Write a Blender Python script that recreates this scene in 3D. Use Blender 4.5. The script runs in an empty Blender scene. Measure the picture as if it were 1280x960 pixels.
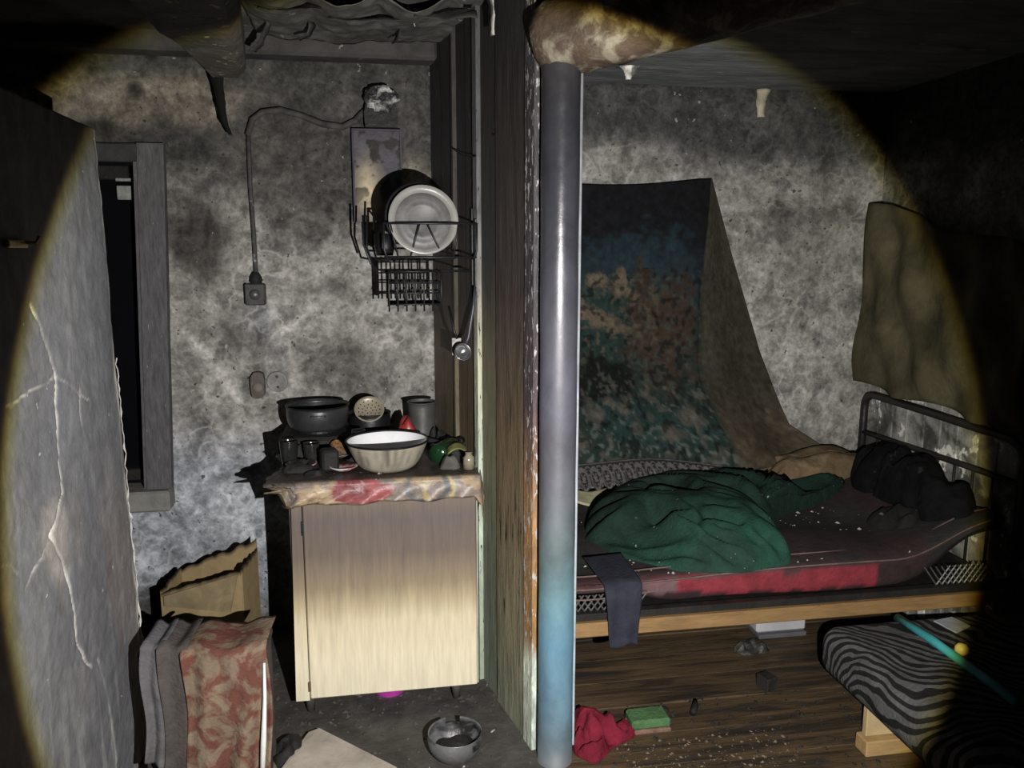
import bpy, bmesh, math, random
import numpy as np
from mathutils import Vector, Matrix
random.seed(7); rng = np.random.default_rng(7)
R = math.radians; PI = math.pi
SC = bpy.context.scene; COL = SC.collection

# ------------------------------------------------------------------ camera
cd = bpy.data.cameras.new('camera'); cd.sensor_width = 36; cd.lens = 28.125; cd.clip_start = .02
cam = bpy.data.objects.new('camera', cd); COL.objects.link(cam)
cam.location = (0, 0, 1.65); cam.rotation_euler = (R(90-9.5), 0, R(-9.5)); SC.camera = cam
# ------------------------------------------------------------------ light: a hand-held torch, right of and below the lens
W = bpy.data.worlds.new('night'); SC.world = W; W.use_nodes = True
W.node_tree.nodes['Background'].inputs[0].default_value = (.9, 1, 1.1, 1)
W.node_tree.nodes['Background'].inputs[1].default_value = .0035
ld = bpy.data.lights.new('torch', 'SPOT'); ld.energy = 400; ld.spot_size = R(80); ld.spot_blend = 0; ld.shadow_soft_size = .006
ld.color = (1, .97, .95)
torch = bpy.data.objects.new('torch', ld); COL.objects.link(torch)
torch.location = (.296, .317, 1.387)
torch.rotation_euler = Vector((.031, .977, -.212)).to_track_quat('-Z', 'Y').to_euler()
ld.use_nodes = True
nt = ld.node_tree; em = nt.nodes['Emission']
tc = nt.nodes.new('ShaderNodeTexCoord'); sx = nt.nodes.new('ShaderNodeSeparateXYZ'); ab = nt.nodes.new('ShaderNodeMath'); ab.operation = 'ABSOLUTE'
nt.links.new(tc.outputs['Normal'], sx.inputs[0]); nt.links.new(sx.outputs[2], ab.inputs[0])
ac = nt.nodes.new('ShaderNodeMath'); ac.operation = 'ARCCOSINE'; nt.links.new(ab.outputs[0], ac.inputs[0])
mr = nt.nodes.new('ShaderNodeMapRange'); mr.inputs[1].default_value = 0; mr.inputs[2].default_value = R(40); nt.links.new(ac.outputs[0], mr.inputs[0])
cr = nt.nodes.new('ShaderNodeValToRGB'); nt.links.new(mr.outputs[0], cr.inputs[0])
el = cr.color_ramp.elements
def stop(p, c):
    e = el.new(p/40); e.color = (*c, 1)
el[0].position = 0; el[0].color = (1, 1, 1, 1); el[1].position = 1; el[1].color = (.0012, .0012, .0014, 1)
stop(20, (.96, .96, .96)); stop(30, (.82, .82, .80)); stop(36.6, (.80, .80, .74)); stop(37.4, (.66, .62, .36)); stop(37.9, (.38, .31, .09)); stop(38.25, (.09, .055, .012)); stop(38.5, (.0012, .0012, .0012))
nt.links.new(cr.outputs[0], em.inputs[0]); em.inputs[1].default_value = 1
SC.view_settings.view_transform = 'Standard'; SC.view_settings.look = 'None'
SC.view_settings.exposure = 0.0; SC.view_settings.gamma = 1

# ------------------------------------------------------------------ numpy value noise
def _h(i, j, k, s):
    n = (i*374761393 + j*668265263 + k*2147483647 + s*974711) & 0xffffffff
    n = ((n ^ (n >> 13))*1274126177) & 0xffffffff
    return ((n ^ (n >> 16)) & 0xffff)/65535.0
def vn(p, sc=1, octv=4, seed=0):
    p = np.asarray(p, float)*sc; out = np.zeros(len(p)); a = .5; t = 0
    for o in range(octv):
        q = np.floor(p).astype(np.int64); f = p-q; f = f*f*(3-2*f); v = 0
        for dx in (0, 1):
            for dy in (0, 1):
                for dz in (0, 1):
                    w = (f[:, 0] if dx else 1-f[:, 0])*(f[:, 1] if dy else 1-f[:, 1])*(f[:, 2] if dz else 1-f[:, 2])
                    v = v+w*_h(q[:, 0]+dx, q[:, 1]+dy, q[:, 2]+dz, seed+o)
        out += a*v; t += a; a *= .5; p = p*2.03+7.1
    return out/t
def sm(a, b, x): t = np.clip((np.asarray(x, float)-a)/(b-a), 0, 1); return t*t*(3-2*t)
def seg_dist(P, pts):
    d = np.full(len(P), 9.0)
    for a, b in zip(pts[:-1], pts[1:]):
        a = np.array(a); b = np.array(b); ab_ = b-a; t = np.clip(((P-a)@ab_)/(ab_@ab_), 0, 1)
        d = np.minimum(d, np.linalg.norm(P-(a+t[:, None]*ab_), axis=1))
    return d

# ------------------------------------------------------------------ materials
def base_mat(name):
    m = bpy.data.materials.new(name); m.use_nodes = True
    return m, m.node_tree, m.node_tree.nodes['Principled BSDF']
def N(nt, t, **kw):
    n = nt.nodes.new(t)
    for k, v in kw.items():
        if isinstance(k, str) and hasattr(n, k): setattr(n, k, v)
    return n
def noise(nt, vec, sc, det=5, rough=.6, dist=0):
    n = nt.nodes.new('ShaderNodeTexNoise'); n.inputs['Scale'].default_value = sc; n.inputs['Detail'].default_value = det
    n.inputs['Roughness'].default_value = rough; n.inputs['Distortion'].default_value = dist
    if vec: nt.links.new(vec, n.inputs['Vector'])
    return n.outputs['Fac']
def mrange(nt, v, a, b, c, d):
    n = nt.nodes.new('ShaderNodeMapRange'); nt.links.new(v, n.inputs[0])
    for i, x in enumerate((a, b, c, d)): n.inputs[i+1].default_value = x
    return n.outputs[0]
def math_(nt, op, a, b):
    n = nt.nodes.new('ShaderNodeMath'); n.operation = op
    for i, x in enumerate((a, b)):
        if hasattr(x, 'links') or hasattr(x, 'is_linked'): nt.links.new(x, n.inputs[i])
        else: n.inputs[i].default_value = x
    return n.outputs[0]
def mixc(nt, f, a, b, mode='MIX'):
    n = nt.nodes.new('ShaderNodeMix'); n.data_type = 'RGBA'; n.blend_type = mode
    for s, x in ((0, f), (6, a), (7, b)):
        if hasattr(x, 'is_linked'): nt.links.new(x, n.inputs[s])
        elif s == 0: n.inputs[0].default_value = x
        else: n.inputs[s].default_value = (*x, 1)
    return n.outputs[2]
def scl(nt, col, v):
    n = nt.nodes.new('ShaderNodeVectorMath'); n.operation = 'SCALE'; nt.links.new(col, n.inputs[0]); nt.links.new(v, n.inputs['Scale']); return n.outputs[0]
MATS = {}
def mat(name, col=(.2, .2, .2), var=.35, sc=9, rough=.8, bump=.25, bsc=45, spec=.3, metal=0, attr=False,
        zs=None, stretch=(1, 1, 1), fleck=None, fsc=30, fth=.62, col2=None, c2sc=6, c2th=.5, zj=.12, alpha=None):
    """col: base colour; attr: colour comes from the 'Col' attribute; zs: [(height, colour)] stains by height above the floor;
       fleck: colour of chips/peeling; col2: second patchy colour"""
    if name in MATS: return MATS[name]
    m, nt, b = base_mat(name); t = nt.nodes.new('ShaderNodeTexCoord')
    mp = nt.nodes.new('ShaderNodeMapping'); mp.inputs['Scale'].default_value = stretch
    geo = nt.nodes.new('ShaderNodeNewGeometry')
    nt.links.new(geo.outputs['Position'], mp.inputs[0]); vec = mp.outputs[0]
    n1 = noise(nt, vec, sc, 6, .65, .4)
    if attr:
        a = nt.nodes.new('ShaderNodeAttribute'); a.attribute_name = 'Col'; c = a.outputs['Color']
    elif zs:
        s = nt.nodes.new('ShaderNodeSeparateXYZ'); nt.links.new(geo.outputs['Position'], s.inputs[0])
        z = math_(nt, 'ADD', s.outputs[2], mrange(nt, noise(nt, vec, 3, 4), 0, 1, -zj, zj))
        r = nt.nodes.new('ShaderNodeValToRGB'); nt.links.new(math_(nt, 'MULTIPLY', z, .4), r.inputs[0])
        e = r.color_ramp.elements; e[0].position = 0; e[0].color = (*zs[0][1], 1); e[1].position = 1; e[1].color = (*zs[-1][1], 1)
        for h, cc in zs: x = e.new(min(1, max(0, h*.4))); x.color = (*cc, 1)
        c = r.outputs[0]
    else:
        g = nt.nodes.new('ShaderNodeRGB'); g.outputs[0].default_value = (*col, 1); c = g.outputs[0]
    if col2:
        f = mrange(nt, noise(nt, vec, c2sc, 5, .6, .6), c2th-.06, c2th+.06, 0, 1); c = mixc(nt, f, c, col2)
    c = scl(nt, c, mrange(nt, n1, .3, .7, 1-var, 1+var))
    if fleck:
        f = mrange(nt, noise(nt, vec, fsc, 4, .6), fth, fth+.03, 0, 1); c = mixc(nt, f, c, fleck)
    nt.links.new(c, b.inputs['Base Color'])
    b.inputs['Roughness'].default_value = rough; b.inputs['Metallic'].default_value = metal
    b.inputs['Specular IOR Level'].default_value = spec
    if alpha is not None: b.inputs['Transmission Weight'].default_value = alpha
    if bump:
        bp = nt.nodes.new('ShaderNodeBump'); bp.inputs['Strength'].default_value = bump; bp.inputs['Distance'].default_value = .01
        nt.links.new(noise(nt, vec, bsc, 5, .6), bp.inputs['Height']); nt.links.new(bp.outputs[0], b.inputs['Normal'])
    MATS[name] = m; return m

def plaster_mat(name, vein=(.36, .35, .33), vs=6.5, amount=.5, cl=.55, rough=.9):
    """sooty plaster: painted base colour, cloudy soot, spider-web soot tracks, fine pits"""
    m, nt, b = base_mat(name); t = nt.nodes.new('ShaderNodeTexCoord'); vec = t.outputs['Object']
    a = nt.nodes.new('ShaderNodeAttribute'); a.attribute_name = 'Col'; c = a.outputs['Color']
    cl1 = noise(nt, vec, 4.5, 8, .68, .5); cl2 = noise(nt, vec, 17, 6, .7, .3)
    k = math_(nt, 'MULTIPLY', mrange(nt, cl1, .33, .67, 1-cl, 1+cl), mrange(nt, cl2, .3, .7, 1-cl*.75, 1+cl*.75))
    c = scl(nt, c, k)
    cl3 = noise(nt, vec, 11, 6, .75, .8); c = scl(nt, c, mrange(nt, cl3, .40, .60, .72, 1.2)); cl4 = noise(nt, vec, 45, 4, .7, .2); c = scl(nt, c, mrange(nt, cl4, .35, .65, .75, 1.25))
    nz = nt.nodes.new('ShaderNodeTexNoise'); nz.inputs['Scale'].default_value = 9; nz.inputs['Detail'].default_value = 5; nt.links.new(vec, nz.inputs['Vector'])
    sub = nt.nodes.new('ShaderNodeVectorMath'); sub.operation = 'SUBTRACT'; nt.links.new(nz.outputs['Color'], sub.inputs[0]); sub.inputs[1].default_value = (.5, .5, .5)
    sc_ = nt.nodes.new('ShaderNodeVectorMath'); sc_.operation = 'SCALE'; nt.links.new(sub.outputs[0], sc_.inputs[0]); sc_.inputs['Scale'].default_value = .28
    ad = nt.nodes.new('ShaderNodeVectorMath'); nt.links.new(vec, ad.inputs[0]); nt.links.new(sc_.outputs[0], ad.inputs[1])
    vo = nt.nodes.new('ShaderNodeTexVoronoi'); vo.feature = 'DISTANCE_TO_EDGE'; vo.inputs['Scale'].default_value = vs; nt.links.new(ad.outputs[0], vo.inputs['Vector'])
    v = mrange(nt, vo.outputs['Distance'], 0, .16, 1, 0); v = math_(nt, 'POWER', v, 2.2)
    msk = mrange(nt, noise(nt, vec, 2.6, 4, .6), .42, .62, 0, 1)
    f = math_(nt, 'MULTIPLY', math_(nt, 'MULTIPLY', v, msk), amount)
    c2 = scl(nt, a.outputs['Color'], mrange(nt, cl2, 0, 1, 2.0, 2.8))
    c = mixc(nt, f, c, c2)
    f2 = mrange(nt, noise(nt, vec, 28, 4, .6), .685, .70, 0, .75); c = mixc(nt, f2, c, vein)
    f3 = mrange(nt, noise(nt, vec, 38, 3, .5), .33, .31, 0, .8); c = mixc(nt, f3, c, (.02, .02, .02))
    nt.links.new(c, b.inputs['Base Color']); b.inputs['Roughness'].default_value = rough; b.inputs['Specular IOR Level'].default_value = .2
    bp = nt.nodes.new('ShaderNodeBump'); bp.inputs['Strength'].default_value = .5; bp.inputs['Distance'].default_value = .012
    nt.links.new(noise(nt, vec, 22, 8, .7), bp.inputs['Height']); nt.links.new(bp.outputs[0], b.inputs['Normal'])
    return m

# ------------------------------------------------------------------ geometry helpers
class G:
    def __init__(s): s.V = []; s.F = []
    def add(s, V, F):
        o = len(s.V); s.V += [tuple(v) for v in V]; s.F += [[i+o for i in f] for f in F]; return s
    def box(s, x0, x1, y0, y1, z0, z1, bev=0, M=None, seg=1):
        bm = bmesh.new(); bmesh.ops.create_cube(bm, size=1)
        for v in bm.verts: v.co = ((x0+x1)/2+v.co.x*(x1-x0), (y0+y1)/2+v.co.y*(y1-y0), (z0+z1)/2+v.co.z*(z1-z0))
        if bev: bmesh.ops.bevel(bm, geom=bm.edges[:]+bm.verts[:], offset=bev, segments=seg, affect='EDGES', profile=.5)
        if M: bm.transform(M)
        bm.verts.index_update(); s.add([v.co[:] for v in bm.verts], [[v.index for v in f.verts] for f in bm.faces]); bm.free(); return s
    def tube(s, pts, r, seg=6, cap=True):
        P = [Vector(p) for p in pts]; n = len(P); V = []; F = []; up = None
        for i, p in enumerate(P):
            d = (P[min(i+1, n-1)]-P[max(i-1, 0)]).normalized()
            if up is None:
                up = Vector((0, 0, 1)) if abs(d.z) < .9 else Vector((1, 0, 0))
            a = d.cross(up).normalized(); up = a.cross(d).normalized()
            rr = r[i] if isinstance(r, (list, tuple)) else r
            for k in range(seg):
                t = 2*PI*k/seg; V.append(p+a*math.cos(t)*rr+up*math.sin(t)*rr)
        for i in range(n-1):
            for k in range(seg):
                k2 = (k+1) % seg; F.append([i*seg+k, i*seg+k2, (i+1)*seg+k2, (i+1)*seg+k])
        if cap: F.append(list(range(seg))[::-1]); F.append([(n-1)*seg+k for k in range(seg)])
        return s.add(V, F)
    def lathe(s, prof, c=(0, 0, 0), seg=32, M=None, keep=None):
        """prof: [(radius, height)] revolved about z at c, or placed by M"""
        V = []; F = []; n = len(prof); M = M or Matrix.Translation(c)
        for r, h in prof:
            for k in range(seg):
                t = 2*PI*k/seg; V.append(M @ Vector((r*math.cos(t), r*math.sin(t), h)))
        for i in range(n-1):
            for k in range(seg):
                k2 = (k+1) % seg
                if keep and not keep(i, k): continue
                F.append([i*seg+k, i*seg+k2, (i+1)*seg+k2, (i+1)*seg+k])
        return s.add(V, F)
    def grid(s, fn, nu, nv, skip=None):
        V = []; F = []
        for j in range(nv+1):
            for i in range(nu+1): V.append(fn(i/nu, j/nv))
        for j in range(nv):
            for i in range(nu):
                if skip and skip(i, j): continue
                a = j*(nu+1)+i; F.append([a, a+1, a+nu+2, a+nu+1])
        return s.add(V, F)
    def loft(s, loops, cap=True):
        n = len(loops[0]); V = [p for l in loops for p in l]; F = []
        for i in range(len(loops)-1):
            for k in range(n):
                k2 = (k+1) % n; F.append([i*n+k, i*n+k2, (i+1)*n+k2, (i+1)*n+k])
        if cap: F.append(list(range(n))[::-1]); F.append([(len(loops)-1)*n+k for k in range(n)])
        return s.add(V, F)
    def prism(s, poly, axis, a, b):
        """extrude an outline (2-D points) along an axis from a to b"""
        def p3(u, v, w): return {'x': (w, u, v), 'y': (u, w, v), 'z': (u, v, w)}[axis]
        n = len(poly); V = [p3(u, v, a) for u, v in poly]+[p3(u, v, b) for u, v in poly]
        F = [list(range(n)), [n+k for k in range(n)][::-1]]+[[k, n+k, n+(k+1) % n, (k+1) % n] for k in range(n)]
        return s.add(V, F)
POS = {}
def obj(name, g, m, parent=None, smooth=False, cols=None, colfn=None, thick=0, origin=None, off=0):
    V = np.array(g.V, float)
    lo, hi = V.min(0), V.max(0)
    o = np.array(origin) if origin is not None else np.array([(lo[0]+hi[0])/2, (lo[1]+hi[1])/2, lo[2]])
    me = bpy.data.meshes.new(name); me.from_pydata((V-o).tolist(), [], g.F)
    bm = bmesh.new(); bm.from_mesh(me); bmesh.ops.recalc_face_normals(bm, faces=bm.faces[:]) if not thick else None; bm.to_mesh(me); bm.free()
    if colfn is not None: cols = colfn(V)
    if cols is not None:
        at = me.color_attributes.new('Col', 'FLOAT_COLOR', 'POINT')
        c = np.ones((len(V), 4)); c[:, :3] = np.clip(cols, 0, 1); at.data.foreach_set('color', c.ravel())
    me.materials.append(m)
    if smooth: me.polygons.foreach_set('use_smooth', [True]*len(me.polygons))
    ob = bpy.data.objects.new(name, me); COL.objects.link(ob)
    p = POS[parent.name] if parent else np.zeros(3)
    ob.location = o-p; POS[ob.name] = o
    if parent: ob.parent = parent
    if thick:
        md = ob.modifiers.new('thickness', 'SOLIDIFY'); md.thickness = thick; md.offset = off
    return ob
def tag(o, label, cat, group=None, kind=None):
    o['label'] = label
    if cat: o['category'] = cat
    if group: o['group'] = group
    if kind: o['kind'] = kind
    return o
def thing(name, loc, label, cat, group=None):
    o = bpy.data.objects.new(name, None); o.empty_display_size = .05; COL.objects.link(o); o.location = loc; POS[o.name] = np.array(loc, float)
    return tag(o, label, cat, group)
def struct(name, g, m, label=None, **kw):
    o = obj(name, g, m, **kw); o['kind'] = 'structure'
    if label: o['label'] = label
    return o
def star_r(poly, cx, cy, th):
    d = (math.cos(th), math.sin(th)); best = 0
    for (ax, ay), (bx, by) in zip(poly, poly[1:]+poly[:1]):
        ex, ey = bx-ax, by-ay; den = d[0]*ey-d[1]*ex
        if abs(den) < 1e-9: continue
        t = ((ax-cx)*ey-(ay-cy)*ex)/den; u = ((ax-cx)*d[1]-(ay-cy)*d[0])/den
        if t > 0 and -1e-6 <= u <= 1+1e-6: best = max(best, t)
    return best
def heap(poly, c, z0, h, fold=.35, fs=9, nr=16, na=64, seed=0, pw=2.4, base=None, dirn=None):
    """a crumpled cloth heap: star-shaped outline, rounded rim, ridged folds"""
    rs = [star_r(poly, c[0], c[1], 2*PI*k/na) for k in range(na)]
    rs = [(rs[k-1]+2*rs[k]+rs[(k+1) % na])/4 for k in range(na)]; rs = [(rs[k-1]+2*rs[k]+rs[(k+1) % na])/4 for k in range(na)]
    P = []; 
    for i in range(nr+1):
        t = math.sin(i/nr*PI/2)
        for k in range(na):
            th = 2*PI*k/na; P.append((c[0]+math.cos(th)*rs[k]*t, c[1]+math.sin(th)*rs[k]*t, t))
    P = np.array(P); q = np.c_[P[:, :2], np.zeros(len(P))]
    if dirn is not None:
        ca, sa = math.cos(dirn), math.sin(dirn); q = np.c_[(q[:, 0]*ca+q[:, 1]*sa)*.35, -q[:, 0]*sa+q[:, 1]*ca, q[:, 2]]
    q2 = q+.12*(vn(q, 5, 3, seed+5)[:, None]-.5)
    ridge = 1-np.sqrt((2*vn(q2, fs, 2, seed)-1)**2+.012)*2
    z = h*(1-P[:, 2]**pw)**.5*(1-fold+fold*ridge*1.6)+.0
    zb = np.array([base(x, y) for x, y in P[:, :2]]) if base else np.full(len(P), z0)
    V = np.c_[P[:, :2], zb+np.maximum(z, .002)]
    g = G(); F = []
    for i in range(nr):
        for k in range(na):
            k2 = (k+1) % na; F.append([i*na+k, (i+1)*na+k, (i+1)*na+k2, i*na+k2])
    bot = np.c_[P[-na:, :2], zb[-na:]]
    V = np.vstack([V, bot]); n0 = (nr+1)*na
    for k in range(na):
        k2 = (k+1) % na; F.append([nr*na+k, n0+k, n0+k2, nr*na+k2])
    F.append([n0+k for k in range(na)][::-1])
    return g.add(V, F)
def crumbs(n, xy, z, smin, smax, seed):
    r = random.Random(seed); g = G()
    for _ in range(n):
        x, y = xy(r); s = smin+(smax-smin)*r.random()**3; a = r.random()*PI
        zz = z(x, y) if callable(z) else z
        ca, sa = math.cos(a)*s, math.sin(a)*s; h = s*(.25+.6*r.random()); w = .4+.5*r.random()
        V = [(x+ca, y+sa, zz), (x-sa*w, y+ca*w, zz), (x-ca, y-sa, zz), (x+sa*w, y-ca*w, zz), (x+ca*.2, y+sa*.3, zz+h)]
        g.add(V, [[0, 1, 4], [1, 2, 4], [2, 3, 4], [3, 0, 4], [3, 2, 1, 0]])
    return g

# ------------------------------------------------------------------ shared materials
M_char = mat('charred', (.009, .008, .008), .4, 14, .75, .5, 30, .35, fleck=(.05, .05, .05), fth=.70)
M_black = mat('black_metal', (.006, .006, .007), .3, 20, .45, .15, 60, .4)
M_soot_metal = mat('sooty_metal', (.085, .085, .082), .4, 12, .42, .2, 50, .5, metal=.35)
M_wire = mat('sooty_wire', (.008, .008, .009), .3, 30, .5, .1, 60, .5)
M_darkwood = mat('dark_burnt_wood', (.035, .029, .024), .4, 10, .75, .4, 40, .3, stretch=(6, 6, 1), fleck=(.14, .14, .14), fsc=14, fth=.70)
M_void = mat('night_glass', (.004, .004, .005), .1, 5, .12, 0, 5, .5)

# ================================================================== SETTING
YB = 3.45; XR = 2.31
# ---- back wall (one wall behind both rooms), with the window hole
HX0, HX1, HZ0, HZ1 = -1.9, -.892, .64, 2.04
def wb_fn(nx, nz):
    xs = np.linspace(-2.25, 2.4, nx+1); zs = np.linspace(-.02, 2.5, nz+1)
    XX, ZZ = np.meshgrid(xs, zs); P = np.c_[XX.ravel(), np.zeros(XX.size), ZZ.ravel()]
    dy = .022*(vn(P, 2.2, 4, 11)-.5)+.008*(vn(P, 14, 2, 12)-.5)
    dy = np.clip(dy, -.02, .02)
    V = np.c_[P[:, 0], YB+dy, P[:, 2]]; F = []
    cx = (xs[:-1]+xs[1:])/2; cz = (zs[:-1]+zs[1:])/2
    for j in range(nz):
        for i in range(nx):
            if HX0 < cx[i] < HX1 and HZ0 < cz[j] < HZ1: continue
            a = j*(nx+1)+i; F.append([a, a+1, a+nx+2, a+nx+1])
    return G().add(V, F)
def blob(V, x, z, rx, rz, seed=0, w=.5):
    P = np.c_[V[:, 0], np.zeros(len(V)), V[:, 2]]; n = vn(P, 6, 4, seed)-.5
    d = np.hypot((V[:, 0]-x)/rx, (V[:, 2]-z)/rz)+n*w*2
    return 1-sm(.45, 1.15, d)
def wb_col(V):
    P = np.c_[V[:, 0], np.zeros(len(V)), V[:, 2]]
    n = vn(P, 1.7, 4, 21)-.5; x, z = V[:, 0], V[:, 2]+n*.25
    c = np.array([.225, .217, .20])*np.ones((len(V), 1))
    left = 1-sm(.25, .35, V[:, 0])
    def mixin(col, f, cc=None):
        nonlocal c; c = c*(1-f[:, None])+np.array(col)*f[:, None]
    mixin((.048, .046, .043), left*sm(1.68, 2.02, z)*.92)
    mixin((.046, .047, .047), (1-left)*sm(1.96, 2.16, z)*.95)
    mixin((.03, .029, .027), sm(2.28, 2.42, V[:, 2])*.7)
    mixin((.19, .165, .135), blob(V, -.95, 2.22, .55, .13, 3, .3)*.9)          # bare band above the window
    mixin((.024, .022, .02), blob(V, -.91, 2.265, .042, .042, 4, .1)*.95)
    mixin((.03, .028, .025), blob(V, -1.05, 2.11, .10, .05, 4, .2)*.9)
    mixin((.038, .035, .032), blob(V, -.72, 1.69, .15, .22, 5)*.9)
    mixin((.06, .057, .052), blob(V, -.35, 1.93, .34, .30, 6)*.8)
    mixin((.07, .067, .06), blob(V, -.12, 1.15, .22, .18, 7)*.7)
    mixin((.06, .057, .053), blob(V, -.62, 1.32, .2, .13, 17)*.6)
    mixin((.24, .24, .235), blob(V, -.49, 1.36, .10, .09, 8)*.85)             # pale patch below the switch
    mixin((.26, .26, .25), blob(V, -.42, 1.22, .05, .22, 9)*.6)
    mixin((.19, .17, .13), blob(V, .16, 1.83, .10, .22, 10, .2)*.7)
    mixin((.26, .275, .30), left*(1-sm(.74, .98, z))*.9)                       # cleaner, bluish whitewash low down
    mixin((.33, .345, .36), blob(V, -.62, .52, .16, .16, 13)*.8)
    mixin((.05, .048, .045), left*(1-sm(.06, .32, z+n*.3))*.9)
    mixin((.27, .263, .243), (1-left)*(1-sm(1.0, 1.75, z))*.85)
    mixin((.20, .195, .18), blob(V, 1.1, 2.0, .28, .11, 14)*.8)
    mixin((.20, .195, .18), blob(V, 1.75, 1.95, .3, .11, 15)*.7)
    mixin((.055, .053, .05), blob(V, 1.9, 1.8, .3, .07, 16)*.55)
    L = [[(-.758, 1.285), (-.692, 1.234), (-.657, 1.133), (-.582, 1.028)], [(-.423, 1.296), (-.3, 1.38), (-.27, 1.461)]]
    q = np.c_[V[:, 0], V[:, 2]]+.03*np.c_[vn(P, 12, 3, 31)-.5, vn(P, 12, 3, 32)-.5]
    for l in L: mixin((.42, .41, .38), (1-sm(.006, .02, seg_dist(q, l)))*.8)
    return c
wall_back = struct('wall_back', wb_fn(232, 126), plaster_mat('sooty_plaster'), 'soot-streaked plaster wall behind both halves of the room', colfn=wb_col, smooth=True, thick=.12, off=-1)
# ---- right wall, plaster above and flaking boards below
def rw_col(V):
    P = np.c_[V[:, 1], np.zeros(len(V)), V[:, 2]]; f = sm(1.9, 2.1, V[:, 2])[:, None]
    return np.array([.17, .165, .15])*(1-f)+np.array([.05, .05, .05])*f
struct('wall_right', G().grid(lambda u, v: (XR, 3.47-3.9*u, 2.5*v), 60, 40), plaster_mat('sooty_plaster_right', amount=.4), 'sooty plaster wall beyond the foot of the bed', colfn=rw_col, thick=.08, off=-1)
wr = bpy.data.objects['wall_right']
M_flaky = mat('flaking_paint_board', (.24, .24, .225), .5, 9, .8, .4, 40, .25, fleck=(.62, .62, .58), fsc=9, fth=.60, col2=(.06, .06, .055), c2sc=5, c2th=.52)
y = 3.42
for k in range(20):
    w = .105; obj('wainscot_board', G().box(XR-.022-.003*(k % 3), XR-.002, y-w+.006, y, .02, 1.08, .004), M_flaky, wr); y -= w
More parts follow.
